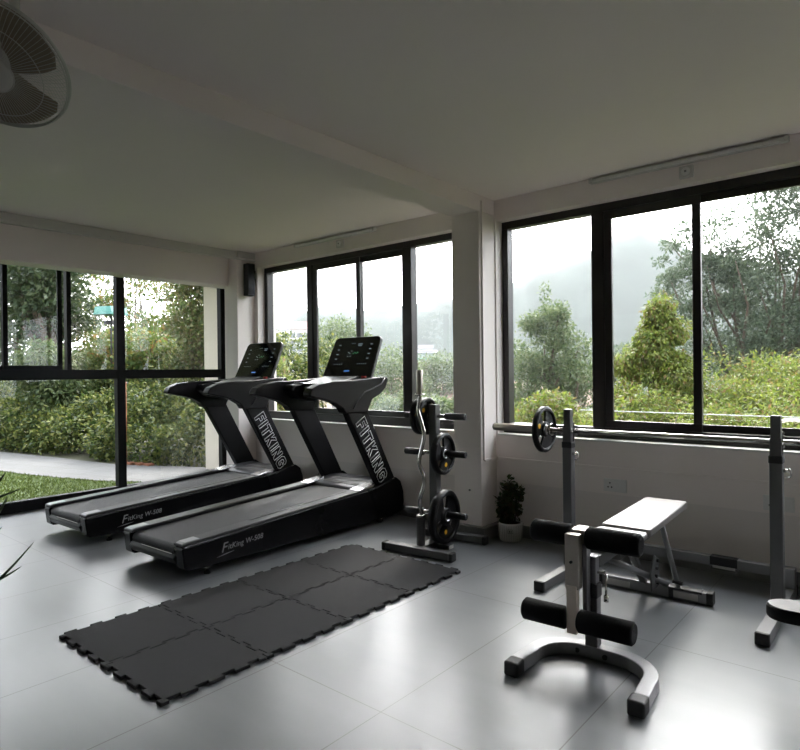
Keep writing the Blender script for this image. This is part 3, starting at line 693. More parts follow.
# spine
MB().box(-.024, .024, .02, .60, .385, .435, Matrix()).build('spine', M['greyp'], bn, .003)
sb = Vector((0, .60, .41)); 
# rear stabiliser
rs = MB().box(-.285, .26, .915, .965, .002, .062).build('rear_foot', M['greyl'], bn, .004)
for s in (-1, 1):
    xe = -.285 if s < 0 else .26
    MB().box(min(xe, xe+s*.033), max(xe, xe+s*.033), .909, .971, 0, .067).build('end_cap', M['blkm'], rs, .006, 2)
MB().box(-.27, -.13, .9125, .9155, .012, .045).build('label_sticker', M['label'], rs)
MB().box(.10, .22, .9125, .9155, .012, .045).build('label_sticker', M['label'], rs)
MB().box(.075, .24, .910, .967, .052, .0635).box(.075, .098, .9105, .9155, .004, .06).build('black_band', M['blkm'], rs, .001)
# rear leg pair, ladder and strut
MB().prism([(.57, .40), (.61, .40), (.945, .06), (.905, .055)], -.075, -.04, 'x').build('rear_leg', M['greyp'], bn, .004)
MB().tube([(.10, .70, .44), (.12, .93, .068)], .013, 14).build('support_strut', M['greyl'], bn)
MB().tube([(-.14, .48, .30), (.06, .93, .068)], .017, 14).build('brace', M['greyl'], bn)
MB().prism([(.78, .06), (.93, .06), (.90, .21), (.84, .24), (.76, .16)], .02, .028, 'x').build('adjuster_plate', M['greyp'], bn, .003)
kn = MB()
for y, z in ((.86, .09), (.84, .13), (.85, .17), (.87, .205)): kn.tube([(.028, y, z), (.040, y, z)], .009, 12)
kn.build('adjuster_bolts', M['blkm'], bn)
MB().tube([(.10, .9, .10), (.15, .9, .095)], .010, 12).build('strut_knob', M['blkm'], bn)
MB().box(-.02, .02, .30, .92, .345, .385).build('pad_rail', M['greyp'], bn, .003)
# pads
def pad(x, y0, y1, z0, z1, taper=0.0):
    pts = []
    for cx, cy, a0 in ((x-.025, y1-.025, 0), (-x+.025, y1-.025, 90), (-x+taper+.025, y0+.025, 180), (x-taper-.025, y0+.025, 270)):
        for j in range(6): a = math.radians(a0+90*j/5); pts.append((cx+.025*math.cos(a), cy+.025*math.sin(a)))
    return MB().prism(pts, z0, z1)
pad(.118, .43, 1.18, .435, .475).build('back_pad', M['pad'], bn, .010, 4)
for o_ in bn.children:
    if o_.name.startswith('back_pad'):
        o_.matrix_local = Matrix.Translation((0, .43, .475)) @ Matrix.Rotation(math.radians(.5), 4, 'X') @ Matrix.Translation((0, -.43, -.475))
pad(.118, .085, .41, .440, .468).build('seat_pad', M['pad'], bn, .010, 4)
# leg curl attachment
MB().tube([(-.245, -.045, .525), (.21, -.045, .525)], .0125, 14).build('roller_tube', M['chrome'], bn)
for a, b in ((-.250, -.072), (-.005, .218)):
    MB().tube([(a, -.045, .525), (a+.008, -.045, .525), (b-.008, -.045, .525), (b, -.045, .525)], [.038, .047, .047, .038], 28).build('foam_roller', M['foam'], bn)
MB().box(-.072, -.008, -.062, .03, .475, .555).build('roller_bracket', M['steel'], bn, .004)
lv = MB().box(-.078, -.018, -.112, -.066, .315, .545).build('lever_arm', M['steel'], bn, .004)
MB().box(-.070, -.026, -.118, -.084, .13, .330).build('lever_plate', mat('zinc_plate', (0.80, 0.70, 0.60), 0.42, metal=0.4, noise=0.08, nscale=50), lv, .002)
MB().tube([(-.048, -.112, .43), (-.048, -.122, .43)], .006, 12).build('pivot_bolt', M['blkm'], lv)
MB().tube([(-.268, -.100, .185), (.20, -.100, .185)], .0125, 14).build('roller_tube', M['chrome'], bn)
for a, b in ((-.272, -.072), (-.024, .205)):
    MB().tube([(a, -.10, .185), (a+.008, -.10, .185), (b-.008, -.10, .185), (b, -.10, .185)], [.038, .047, .047, .038], 28).build('foam_roller', M['foam'], bn)
MB().box(-.018, .002, -.07, -.026, .12, .50).build('lever_strut', M['greyl'], bn, .002)

# ------------------------------------------------------------------ seat nose of another machine, cut by the frame
ms = thing('machine_seat', 'rounded black padded seat with grey top beside the right upright foot', 'seat', (-.29, 2.83, 0), math.radians(10))
pts = []
for k in range(25):
    a = PI/2+PI*k/24; pts.append((-.10+.085*math.cos(a), .075*math.sin(a)))
pts += [(.14, -.095), (.16, -.09), (.16, .09), (.14, .095)]
MB().prism(pts, .250, .300).build('seat_pad', M['foam'], ms, .010, 3)
MB().prism([(x*.96+.000, y*.93) for x, y in pts], .300, .303).build('seat_top', mat('grey_vinyl', (0.06, 0.058, 0.056), 0.55, noise=0.1), ms, .001)
MB().box(-.02, .14, -.02, .02, .235, .268).build('seat_frame', M['blkm'], ms, .003)
MB().box(.06, .11, -.025, .025, .04, .236).build('seat_post', M['greyp'], ms, .003)
MB().tube([(-.01, -.05, .215), (.02, -.05, .215)], .022, 16).build('adjuster_knob', M['blkm'], ms)
MB().box(.055, .115, -.22, .22, 0, .045).build('base_foot', M['greyp'], ms, .004)

# ------------------------------------------------------------------ small things in the room
# wall sockets
def socket(x, label, two=True):
    s_ = thing('wall_socket', label, 'socket', (x, YB-.0005, .462))
    pl = MB().box(-.077, .077, -.010, 0, -.043, .043).build('face_plate', M['white'], s_, .003)
    MB().box(-.068, .005, -.0125, -.010, -.034, .034).build('outlet', M['white'], pl, .0015)
    h = MB()
    for dx, dz in ((-.032, .016), (-.044, -.012), (-.020, -.012)): h.tube([(dx, -.0126, dz), (dx, -.0132, dz)], .0052, 12)
    h.build('pin_holes', M['blkm'], pl)
    MB().prism([(.014, -.024), (.062, -.024), (.062, .024), (.014, .024)], -.014, -.010, 'y').build('rocker_switch', M['white'], pl, .002)
    return s_
socket(-1.556, 'white socket plate with round pin holes below the window, beside the flat bench pad')
socket(-.615, 'white socket plate on the low wall, half hidden by the right upright')
tag(MB().tube([(-2.572, 3.829, .349), (-2.572, 3.822, .349)], .008, 14).build('wall_plug', M['skirt']), 'small grey wall plug on the column face', 'wall plug')
# lamp battens and their junction boxes
for x0, x1, bx, lab, lab2 in ((-4.77, -3.68, -4.14, 'slim unlit tube light batten at the ceiling above the window behind the running machines', 'small square junction box under the tube light behind the running machines'),
                        (-1.70, -.545, -1.087, 'slim unlit tube light batten at the ceiling above the window behind the squat stand', 'small square junction box under the tube light above the squat stand')):
    b_ = thing('tube_light', lab, 'tube light', ((x0+x1)/2, YB, 2.50), 0, 'unlit tube lights'); hl = (x1-x0)/2
    MB().box(-hl, hl, -.030, 0, -.0, .034).build('batten_body', M['offw'], b_, .003)
    MB().tube([(-hl+.01, -.034, .014), (hl-.01, -.034, .014)], .010, 12).build('tube', M['white'], b_)
    for s in (-1, 1): MB().box(min(s*(hl-.02), s*hl), max(s*(hl-.02), s*hl), -.048, -.028, -.002, .030).build('end_cap', M['offw'], b_, .002)
    j_ = thing('junction_box', lab2, 'junction box', (bx, YB, 2.45), 0, 'junction boxes')
    MB().box(-.040, .040, -.028, 0, -.036, .036).build('box', M['offw'], j_, .003)
    MB().lathe([(0, -.006), (.024, -.006), (.026, 0), (.026, .004)], 24, Matrix.Translation((0, -.030, 0)) @ Matrix.Rotation(-PI/2, 4, 'X')).build('round_cover', M['white'], j_)
    MB().box(-.006, .006, -.039, -.034, -.006, .006).build('screw', M['skirt'], j_)
# loudspeaker on the corner column
sp = thing('wall_speaker', 'slim black box speaker mounted high on the corner column', 'speaker', (-5.49, 3.945, 2.24))
MB().box(.02, .10, -.047, .047, -.17, .17).build('speaker_body', M['blkm'], sp, .006)
MB().box(.10, .104, -.040, .040, -.155, .155).build('grille', M['blk'], sp, .001)
MB().box(.0, .02, -.02, .02, -.05, .05).build('bracket', M['blkm'], sp)
cl = thing('wall_camera', 'small black bracketed device beside the box speaker', 'device', (-5.49, 4.02, 2.30))
MB().prism([(.0, -.07), (.045, -.055), (.03, .0), (.045, .05), (.0, .06)], -.012, .022, 'y').build('device_body', M['blkm'], cl, .004)
MB().tube([(.03, .0, .03), (.05, .0, .02)], .014, 14).build('lens', M['blkg'], cl)
# curtain track under the casing
cr_ = thing('curtain_rail', 'long pale curtain track running below the ceiling along the garden windows', 'curtain rail', (-5.455, (YG0+4.04)/2, 2.455)); hl = (4.03-YG0)/2
MB().box(-.012, .012, -hl, hl, -.012, .006).build('track', M['offw'], cr_, .002)
for s in (-.9, -.3, .3, .9): MB().box(-.012, .010, s*hl-.01, s*hl+.01, .006, .022).build('track_clip', M['offw'], cr_)

# potted plant beside the column
pp = thing('potted_plant', 'small bushy dark plant in a white ribbed pot at the foot of the column', 'potted plant', (-2.285, 3.925, 0))
MB().lathe([(0, .003), (.070, .003), (.076, .010), (.086, .125), (.088, .135), (.080, .135), (.076, .118), (0, .118)], 32).build('pot', M['pot'], pp)
g = MB()
for k in range(32):
    a = 2*PI*k/32; g.box(-.0008, .0008, -.001, .0012, .012, .126, Matrix.Rotation(a, 4, 'Z') @ Matrix.Translation((0, .0815, 0)) @ Matrix.Rotation(-.085, 4, 'X'))
g.build('pot_ribs', mat('pot_grooves', (.35, .34, .32), .7), pp)
lg = MB(); lx = Matrix.Rotation(math.radians(28), 4, 'Z')
for x, z, w_, h_ in ((-.018, .095, .036, .0015), (-.018, .070, .036, .0015), (-.018, .070, .0015, .026), (.0165, .070, .0015, .026), (-.008, .078, .006, .010), (.004, .078, .006, .010)):
    lg.box(x, x+w_, -.0865, -.0835, z, z+h_, lx)
lg.build('pot_logo', M['blkm'], pp)
MB().lathe([(0, .126), (.077, .124)], 24).build('soil', M['soil'], pp)
rnd = random.Random(11)
stems = MB(); tips = []
for k in range(9):
    a = rnd.random()*2*PI; r = .02+.045*rnd.random(); h_ = .10+.20*rnd.random()
    p0 = Vector((r*.4*math.cos(a), r*.4*math.sin(a), .12)); p1 = Vector((r*math.cos(a), r*math.sin(a), .12+h_*.6)); p2 = p1+Vector((.02*math.cos(a), .02*math.sin(a), h_*.4))
    stems.tube([p0, p1, p2], [.004, .003, .002], 6); tips.append((p0, p1, p2))
stems.build('stems', M['bark'], pp)

def leaf_verts(P, D, N, s, wd):
    """P base, D direction, N normal (n,3) arrays -> diamond leaves with a fold"""
    W = np.cross(D, N); W /= np.linalg.norm(W, axis=1)[:, None]+1e-9
    N = np.cross(W, D)
    s = s[:, None]; wd = wd[:, None]
    v0 = P; v1 = P+D*s*.5+W*wd*.5+N*s*.06; v2 = P+D*s-N*s*.06; v3 = P+D*s*.5-W*wd*.5+N*s*.06
    V = np.stack([v0, v1, v2, v3], 1).reshape(-1, 3)
    return V
def quad_mesh(name, V, m, parent=None, nv=4):
    n = len(V)//nv
    me = bpy.data.meshes.new(name); me.vertices.add(len(V)); me.vertices.foreach_set('co', V.astype(np.float32).ravel())
    me.loops.add(n*nv); me.loops.foreach_set('vertex_index', np.arange(n*nv, dtype=np.int32))
    me.polygons.add(n); me.polygons.foreach_set('loop_start', np.arange(0, n*nv, nv, dtype=np.int32)); me.polygons.foreach_set('loop_total', np.full(n, nv, dtype=np.int32))
    me.update(); me.materials.append(m)
    o = bpy.data.objects.new(name, me); C.objects.link(o)
    if parent is not None: o.parent = parent
    return o
def unit(rng, n):
    d = rng.normal(size=(n, 3)); return d/np.linalg.norm(d, axis=1)[:, None]
def blob_leaves(rng, blobs, per, size, aspect=.5, droop=.0, shell=(.72, 1.05)):
    """leaves scattered through the outer shell of ellipsoidal clumps"""
    Ps, Ds, Ns, S = [], [], [], []
    for b in blobs:
        c = np.array(b[:3]); r = np.array(b[3:6]); n = int(per*(b[6] if len(b) > 6 else 1))
        d = unit(rng, n); rad = rng.uniform(*shell, n)[:, None]
        P = c+d*r*rad
        D = unit(rng, n)*.8+d*.6+np.array([0, 0, -droop]); D /= np.linalg.norm(D, axis=1)[:, None]
        N = unit(rng, n)*.7+d*.3+np.array([0, 0, .8]); 
        Ps.append(P); Ds.append(D); Ns.append(N); S.append(size*rng.uniform(.6, 1.3, n))
    P, D, N, S = map(np.concatenate, (Ps, Ds, Ns, S))
    return leaf_verts(P, D, N, S, S*aspect)
rng = np.random.default_rng(7)
bl = [(0, 0, .20, .065, .055, .06), (-.05, -.01, .27, .05, .045, .05), (.035, -.01, .30, .055, .045, .05), (-.01, -.01, .36, .04, .035, .05), (-.055, -.02, .20, .03, .03, .05),
      (.06, 0, .36, .03, .03, .03), (-.01, 0, .42, .018, .018, .035, .4), (.065, -.01, .235, .035, .02, .012, .4), (.015, -.02, .25, .05, .04, .06)]
quad_mesh('leaves', blob_leaves(rng, bl, 85, .042, .66, shell=(.35, 1.1)), L['pot'], pp)

# leafy succulent at the left edge, close to the camera
P0 = Vector((-1.425, .388, 0))
fp = thing('potted_succulent', 'spiky green pot plant reaching in at the left edge beside the garden windows', 'potted plant', P0)
MB().lathe([(0, 0), (.10, 0), (.13, .24), (.135, .26), (.12, .26), (.115, .235), (0, .235)], 32).build('pot', M['skirt'], fp)
MB().lathe([(0, .24), (.116, .238)], 24).build('soil', M['soil'], fp)
rnd = random.Random(5)
def blade(mb, p, d, L_, wd, sag=.35):
    d = Vector(d).normalized(); side = d.cross(Vector((0, 0, 1))).normalized(); n = 8; vs = []; fs = []
    nn = side.cross(d)
    for i in range(n+1):
        u = i/n; q = Vector(p)+d*L_*u+Vector((0, 0, sag*L_*u*u)); w_ = wd*(1-u)**.6*(.6+.8*u if u < .5 else 1)
        th = w_*.3
        vs += [q-side*w_, q+nn*th, q+side*w_, q-nn*th]
    for i in range(n):
        for k in range(4): fs.append((i*4+k, i*4+(k+1) % 4, i*4+4+(k+1) % 4, i*4+4+k))
    mb.add(vs, fs, True)
stm = MB().tube([(0, 0, .235), (.01, 0, .5), (.0, .01, .80), (0, 0, 1.0)], [.028, .024, .020, .012], 12); stm.build('stem', L['succ'], fp)
for k in range(34):
    z = .86+.18*k/34; a = k*2.4
    if math.cos(a-.7) > .35: continue
    lf = MB(); blade(lf, (.012*math.cos(a), .012*math.sin(a), z), (math.cos(a), math.sin(a), .25), .045+.02*rnd.random(), .008, .5)
    lf.build('leaf', L['succ'], fp)
for dr, z, L_ in (((.60, .50, .62), .80, .135), ((.66, .56, .30), .815, .085), ((.75, .62, .16), .985, .085), ((.3, .3, .9), .97, .06), ((.6, .5, .5), .90, .05)):
    lf = MB(); blade(lf, (0, 0, z), dr, L_, .013, .15); lf.build('leaf', L['succ'], fp)

# ------------------------------------------------------------------ fan hung from the ceiling, upper left
fc = Vector((-1.945, .585, 2.10))
camp = Vector((0, 0, 1.23))
vfw = -F; upv = U2
nrm = (vfw*math.cos(math.radians(52)) - upv*math.sin(math.radians(52))).normalized()
nrm = (Quaternion(Rt, math.radians(0)) @ nrm)
Xf = Matrix.Translation(fc) @ nrm.to_track_quat('Z', 'Y').to_matrix().to_4x4()
fan = thing('wall_fan', 'white caged fan with beige blades hung from the ceiling at upper left', 'fan', (fc.x, fc.y, H))
toL = Matrix.Translation((-fc.x, -fc.y, -H)) @ Xf
def fl_(mb, name, m, par=None, bev=0): return mb.build(name, m, par or fan, bev)
FR = .183
cg = MB(X := None) if False else MB()
cage = MB()
def ring(mb, r, z, tr, seg=64):
    mb.tube([toL @ Vector((r*math.cos(2*PI*k/seg), r*math.sin(2*PI*k/seg), z)) for k in range(seg)], tr, 8, closed=True)
ring(cage, FR, 0, .0048); ring(cage, FR*.985, .012, .002); ring(cage, .055, .045, .002); ring(cage, FR*.70, .040, .0012)
for k in range(90):
    a = 2*PI*k/90; c, s_ = math.cos(a), math.sin(a)
    cage.tube([toL @ Vector((r*c, r*s_, z)) for r, z in ((.05, .045), (FR*.7, .040), (FR*.92, .022), (FR, .0))], .0007, 4, cap=False)
    cage.tube([toL @ Vector((r*c, r*s_, z)) for r, z in ((.05, -.07), (FR*.7, -.065), (FR*.92, -.03), (FR, -.0))], .0007, 4, cap=False)
fl_(cage, 'guard', M['fanw'])
hb = MB().lathe([(0, .058), (.030, .057), (.050, .052), (.054, .044), (.052, .038)], 36, toL); hubo = fl_(hb, 'guard_badge', M['fanw'])
me = text_mesh('R', .03); o = put_text('badge_lettering', me, M['skirt'], hubo, (0, 0, 0), (1, 0, 0), (0, 1, 0)); o.matrix_local = toL @ Matrix.Translation((0, 0, .0585))
MB().lathe([(0, .02), (.030, .02), (.036, .01), (.036, -.04), (0, -.04)], 28, toL).build('hub', M['fanw'], fan)
for k in range(3):
    a0 = 2*PI*k/3+.35; bl_ = []; n = 10; vs = []; fs = []
    for j in range(n+1):
        u = j/n; r = .03+.145*u; half_w = math.radians(44)*(1-.18*u) if u < .92 else math.radians(26)
        for q in range(7):
            t_ = -1+2*q/6; a = a0+t_*half_w+.25*u; z = -.005-.020*t_*(1-.3*u)
            vs.append(toL @ Vector((r*math.cos(a), r*math.sin(a), z)))
    for j in range(n):
        for q in range(6): fs.append((j*7+q, j*7+q+1, j*7+8+q, j*7+7+q))
    b_ = MB(); b_.add(vs, fs, True); o = b_.build('fan_blade', M['fanb'], fan)
    sd = o.modifiers.new('thick', 'SOLIDIFY'); sd.thickness = .002
MB().lathe([(0, -.04), (.05, -.045), (.055, -.07), (.05, -.16), (.03, -.18), (0, -.182)], 28, toL).build('motor', M['fanw'], fan)
mp_ = toL @ Vector((0, 0, -.12))
MB().tube([mp_, Vector((mp_.x, mp_.y, -.05)), Vector((mp_.x, mp_.y, 0))], .014, 14).lathe([(0, -.03), (.045, -.03), (.055, 0)], 28, Matrix.Translation((mp_.x, mp_.y, 0))).build('ceiling_bracket', M['fanw'], fan)

# ------------------------------------------------------------------ outside: ground, lawn, path
def grid_mesh(name, xs, ys, fz, m):
    V = [(x, y, fz(x, y)) for y in ys for x in xs]; nx = len(xs)
    Fc = [(j*nx+i, j*nx+i+1, (j+1)*nx+i+1, (j+1)*nx+i) for j in range(len(ys)-1) for i in range(nx-1)]
    mb = MB(); mb.add(V, Fc, True); return mb.build(name, m)
def garden_z(x, y):
    # level by the garden windows, rising behind the path, falling away behind the back windows
    base = -0.06
    d = (x+6.4)*-1
    fall = 0.0
    if y > 4.45: fall = -min(1.0, (y-4.45)/3.0)*1.3*min(1, max(0, (x+9.5)/3.0))
    far = max(0, math.hypot(x, y)-14)
    return base+fall-min(14, far*.10)*(1 if x > -22 else .6)
xs = [-420, -200, -100, -60, -40, -30, -24] + [-20+.75*i for i in range(54)] + [24, 40, 80, 160, 300]
ys = [-80, -40, -20, -10, -6, -3, -1.5, 0, 1, 2, 3, 3.6, 4.4] + [4.8+.6*i for i in range(22)] + [20, 26, 34, 45, 60, 90, 130, 200, 400]
gz = lambda x, y: garden_z(x, y) if not (-6.45 < x < 3.0 and -2.8 < y < 4.35) else -0.4
g_ = grid_mesh('ground', xs, ys, gz, M['ground']); g_['kind'] = 'structure'
inner = [(-6.9, 3.70), (-7.2, 3.6), (-7.68, 3.34), (-8.33, 3.13), (-8.91, 2.98), (-9.64, 2.85), (-11.5, 2.55), (-14, 2.2)]
outer = [(-6.9, 5.3), (-7.5, 4.75), (-8.24, 4.42), (-8.82, 4.12), (-10.38, 3.90), (-12.1, 3.59), (-15, 3.2)]
struct('path', MB().prism(inner+outer[::-1], -.07, -.045), M['paver'])
struct('lawn', MB().prism([(-6.4, -3), (-6.4, 3.75), (-6.9, 3.72)]+inner[1:]+[(-14, -3)], -.075, -.052), M['lawn'])
n = 42000
gx = rng.uniform(-12.5, -6.42, n); gy = rng.uniform(.9, 3.72, n)
ix = np.array([p[0] for p in inner][::-1]); iy = np.array([p[1] for p in inner][::-1])
lim = np.interp(gx, ix, iy); keep = gy < lim-.02
gx, gy = gx[keep], gy[keep]; n = len(gx)
D = np.stack([rng.normal(size=n)*.45, rng.normal(size=n)*.45, np.ones(n)], 1); D /= np.linalg.norm(D, axis=1)[:, None]
S = rng.uniform(.018, .042, n)
o = quad_mesh('grass', leaf_verts(np.stack([gx, gy, np.full(n, -.055)], 1), D, unit(rng, n), S, S*.28), L['grass'])
tag(o, 'short green lawn grass between the garden windows and the paved path', 'grass', kind='stuff')
struct('roof', MB().box(-7.95, XL-.12, -3.0, 5.3, 2.66, 2.84), M['peach'])  # unseen eave slab, added to cut sky light through the garden windows
struct('pillar', MB().box(-7.45, -6.90, 4.66, 5.0, -.1, 2.66), M['peach'])
tag(MB().tube([(-8.78, 4.20, -.06), (-8.78, 4.20, 1.15)], .013, 8).build('metal_post', M['rust']), 'thin rust coloured post standing at the outer edge of the paved path', 'post')
tl = MB()
for k in range(3): tl.box(-8.80+k*.16, -8.66+k*.16, 4.20+k*.05, 4.29+k*.05, -.05, -.018)
tag(tl.build('clay_edging', M['brickred']), 'row of orange clay edging pieces where the path meets the shrubs', 'edging', kind='stuff')
# railing seen through the left panes
rl = thing('garden_railing', 'pale metal railing among the shrubs at the left edge of the garden', 'railing', (-12.22, 3.42, 0))
for z in (1.25, 1.66): MB().tube([(-.8, -.6, z), (.0, .05, z)], .011, 8).build('rail', M['galv'], rl)
for x, y in ((-.8, -.6), (0, .05)): MB().tube([(x, y, -.06), (x, y, 1.66)], .010, 8).build('post', M['galv'], rl)

# ------------------------------------------------------------------ outside: planting
def branchy(rnd, base, tips, r0, kink=.15):
    mb = MB(); base = Vector(base)
    for t_ in tips:
        t_ = Vector(t_); pts = [base]
        for k in range(1, 5):
            u = k/5; p = base.lerp(t_, u); p.z = base.z+(t_.z-base.z)*(u**.8); L_ = (t_-base).length*kink*.3
            pts.append(p+Vector((rnd.uniform(-1, 1), rnd.uniform(-1, 1), rnd.uniform(-.5, .5)))*L_)
        pts.append(t_); mb.tube(pts, [r0*(1-.82*k/5) for k in range(6)], 7)
    return mb
def tree_thing(name, label, cat, base, blobs, per, size, m, seed, r0=.1, group=None, aspect=.5, droop=0., shell=(.6, 1.08), ntips=14):
    r = np.random.default_rng(seed); rd = random.Random(seed)
    t = thing(name, label, cat, base, 0, group); B = np.array([*base])
    bl = [(b[0]-B[0], b[1]-B[1], b[2]-B[2], *b[3:]) for b in blobs]
    quad_mesh('foliage', blob_leaves(r, bl, per, size, aspect, droop, shell), m, t)
    tips = [Vector(b[:3]) for b in rd.sample(bl, min(ntips, len(bl)))]
    branchy(rd, (0, 0, 0), tips, r0).build('branches', M['bark'], t)
    return t
def cluster(rd, c, R, n, r0, r1, flat=.7, per=1.0):
    out = []
    for k in range(n):
        while True:
            p = [rd.uniform(-1, 1) for _ in range(3)]
            if sum(q*q for q in p) < 1: break
        r = rd.uniform(r0, r1); out.append((c[0]+p[0]*R[0], c[1]+p[1]*R[1], c[2]+p[2]*R[2], r, r, r*flat, per*(r/r1)**2))
    return out
rd = random.Random(21)
# bank of shrubs behind the path
bank = []
for k in range(210):
    x = rd.uniform(-17, -7.3); u = rd.random()
    yo = np.interp(x, [p[0] for p in outer][::-1], [p[1] for p in outer][::-1]) if x > -15 else 3.2
    y = yo+.45+u*2.6; z = .15+u*1.35+rd.uniform(-.25, .35); r = rd.uniform(.28, .46)
    bank.append((x, y, z, r, r, r*.85))
for k in range(40):
    x = rd.uniform(-15, -8.1); yo = np.interp(x, [p[0] for p in outer][::-1], [p[1] for p in outer][::-1]); r = rd.uniform(.22, .34)
    bank.append((x, yo+.33, rd.uniform(.1, .4), r, r, r, .6))
o = quad_mesh('shrub_bank', blob_leaves(rng, bank, 560, .075, .5, .15, (.6, 1.15)), L['bank'])
tag(o, 'dense bank of leafy green shrubs rising behind the paved path', 'shrubs', kind='stuff')
hedge = []  # out of view, added to block low sky light on the garden side
for k in range(90):
    r = rd.uniform(.6, .95); hedge.append((rd.uniform(-15.5, -13.6), rd.uniform(-11, 2.2), rd.uniform(.3, 4.2), r, r, r))
o = quad_mesh('added_hedge', blob_leaves(rng, hedge, 170, .22, .6, .1, (.6, 1.1)), L['bank'])
tag(o, 'tall unseen hedge added at the far left of the garden to block low sky', 'hedge', kind='stuff')
tree_thing('turning_shrub', 'pale green shrubs with yellowing leaves above the bank, behind the middle mullion', 'shrub', (-12.2, 5.9, 0),
           cluster(rd, (-12.4, 5.9, 1.7), (2.0, .6, .40), 24, .28, .5), 420, .10, L['autumn'], 31, .05)
tree_thing('creeper_thicket', 'tall creeper-covered thicket with brown patches beside the cream exterior pillar', 'thicket', (-9.7, 6.2, 0),
           cluster(rd, (-9.9, 6.2, 1.5), (.9, .6, 1.2), 40, .30, .5) + cluster(rd, (-9.6, 6.1, 2.6), (.60, .5, .55), 18, .25, .4), 520, .085, L['creep'], 32, .06)
tree_thing('open_tree', 'loose tree with orange tinged leaves and gaps of sky behind the garden windows', 'tree', (-16.6, 8.4, 0),
           cluster(rd, (-17.2, 8.6, 3.3), (2.8, 1.4, 1.7), 60, .3, .6), 190, .12, L['autumn'], 33, .045, shell=(.3, 1.15), ntips=20)
tree_thing('dark_tree', 'dark green spreading tree at the left of the garden windows', 'tree', (-13.6, 5.0, 0),
           cluster(rd, (-13.9, 4.9, 3.1), (1.3, .8, 1.0), 38, .4, .65), 440, .12, L['dark'], 34, .14)
tree_thing('pale_bush', 'pale arching bush below the dark tree at the far left pane', 'bush', (-12.4, 4.6, 0),
           cluster(rd, (-12.4, 4.5, 1.3), (.9, .4, .6), 22, .26, .42), 460, .10, L['mid'], 35, .04, droop=.6)
tree_thing('background_tree', 'light green tree behind the turquoise roofed shelter', 'tree', (-27, 14, 0),
           cluster(rd, (-27, 14.5, 2.4), (5.0, 2.6, 1.6), 60, .6, 1.0), 230, .22, L['mid'], 36, .2, shell=(.4, 1.12))
tree_thing('background_tree', 'dark green tree closing the view behind the left sliding panes', 'tree', (-27, 8.5, 0),
           cluster(rd, (-27, 7.6, 3.8), (4.0, 3.4, 3.2), 60, .8, 1.4), 260, .24, L['dark'], 37, .2)
# turquoise roofed shelter
sh = thing('garden_shelter', 'small shelter with a turquoise sheet roof seen between the garden trees', 'shelter', (-11.95, 5.45, 0), math.radians(-65))
MB().prism([(-.20, 2.46), (.20, 2.46), (.18, 2.57), (-.18, 2.57)], -.22, .22, 'x').box(-.23, .23, -.21, .19, 2.42, 2.455).build('roof', M['turq'], sh, .004)
MB().box(-.012, .012, -.012, .012, 0, 2.42).build('post', M['blkm'], sh)
MB().box(-.12, .08, -.10, .10, 2.24, 2.31).build('lamp_box', M['blkm'], sh)

# behind the back windows
rd = random.Random(5)
ug = []
for k in range(330):
    x = rd.uniform(-3.9, 3.4); u = rd.random(); y = 5.3+u*5.6
    z = -.12+u*1.42+rd.uniform(-.28, .14); r = rd.uniform(.24, .44)
    if x < -3.3+.42*u*2: z -= .5
    ug.append((x, y, z, r, r, r*.75))
o = quad_mesh('undergrowth', blob_leaves(rng, ug, 460, .072, .34, .3, (.45, 1.2)), L['yel'])
tag(o, 'yellow-green undergrowth filling the lower half of the right windows', 'undergrowth', kind='stuff')
twigs = MB()
for k in range(60):
    x = rd.uniform(-3.2, 2.8); y = rd.uniform(5.2, 8.5); z = rd.uniform(-.3, .6)
    twigs.tube([(x, y, z-.6), (x+rd.uniform(-.3, .3), y, z), (x+rd.uniform(-.6, .6), y+rd.uniform(-.3, .3), z+rd.uniform(.2, .6))], [.008, .006, .003], 5)
tag(twigs.build('twigs', M['bark']), 'thin brown twigs tangled through the undergrowth', 'twigs', kind='stuff')
cone = []
for k in range(64):
    u = rd.random()**1.1; a = rd.random()*2*PI; z = .30+1.85*u; rr_ = (.95*(1-u)**1.1+.04)*rd.uniform(.55, 1.15)
    cone.append((-2.90+rr_*math.cos(a), 9.35+rr_*math.sin(a), z+rd.uniform(-.1, .1), *([rd.uniform(.11, .22)]*3), .7))
tree_thing('vine_cone', 'cone-shaped shrub smothered in bright vines, left of the tall airy tree', 'shrub', (-2.9, 9.35, -1.3), cone, 520, .062, L['yel'], 41, .05, droop=1.0)
tree_thing('tall_tree', 'tall airy grey-green tree rising across the right-hand window panes', 'tree', (-2.6, 17.3, -2.6),
           cluster(rd, (-4.2, 16.6, 3.6), (1.2, .8, 1.5), 34, .22, .42, .5) + cluster(rd, (-2.7, 17.2, 3.9), (1.7, 1.2, 2.1), 110, .28, .55, .7) + cluster(rd, (-2.6, 17.0, 1.7), (2.0, 1.2, .9), 60, .35, .6, .9)
           + cluster(rd, (-.6, 17.6, 4.2), (1.6, 1.3, 2.2), 70, .3, .6, .7) + cluster(rd, (-.4, 17.6, 1.8), (1.8, 1.2, 1.0), 44, .35, .6, .9) + cluster(rd, (2.8, 17.6, 3.4), (2.2, 1.6, 2.6), 60, .4, .8, .6),
           420, .105, L['pine'], 42, .075, shell=(.35, 1.12), ntips=40, aspect=.35)
tree_thing('hazy_tree', 'hazy olive tree with a pointed top behind the loaded barbell end', 'tree', (-8.3, 16.7, -3),
           cluster(rd, (-8.3, 16.7, 1.0), (1.5, 1.0, 1.3), 60, .35, .6, .8) + cluster(rd, (-8.3, 16.6, 2.6), (.7, .5, .7), 14, .25, .4) + [(-8.37, 16.5, 3.5, .16, .16, .4, .25)],
           420, .11, L['mid'], 43, .09, shell=(.4, 1.15), ntips=22)
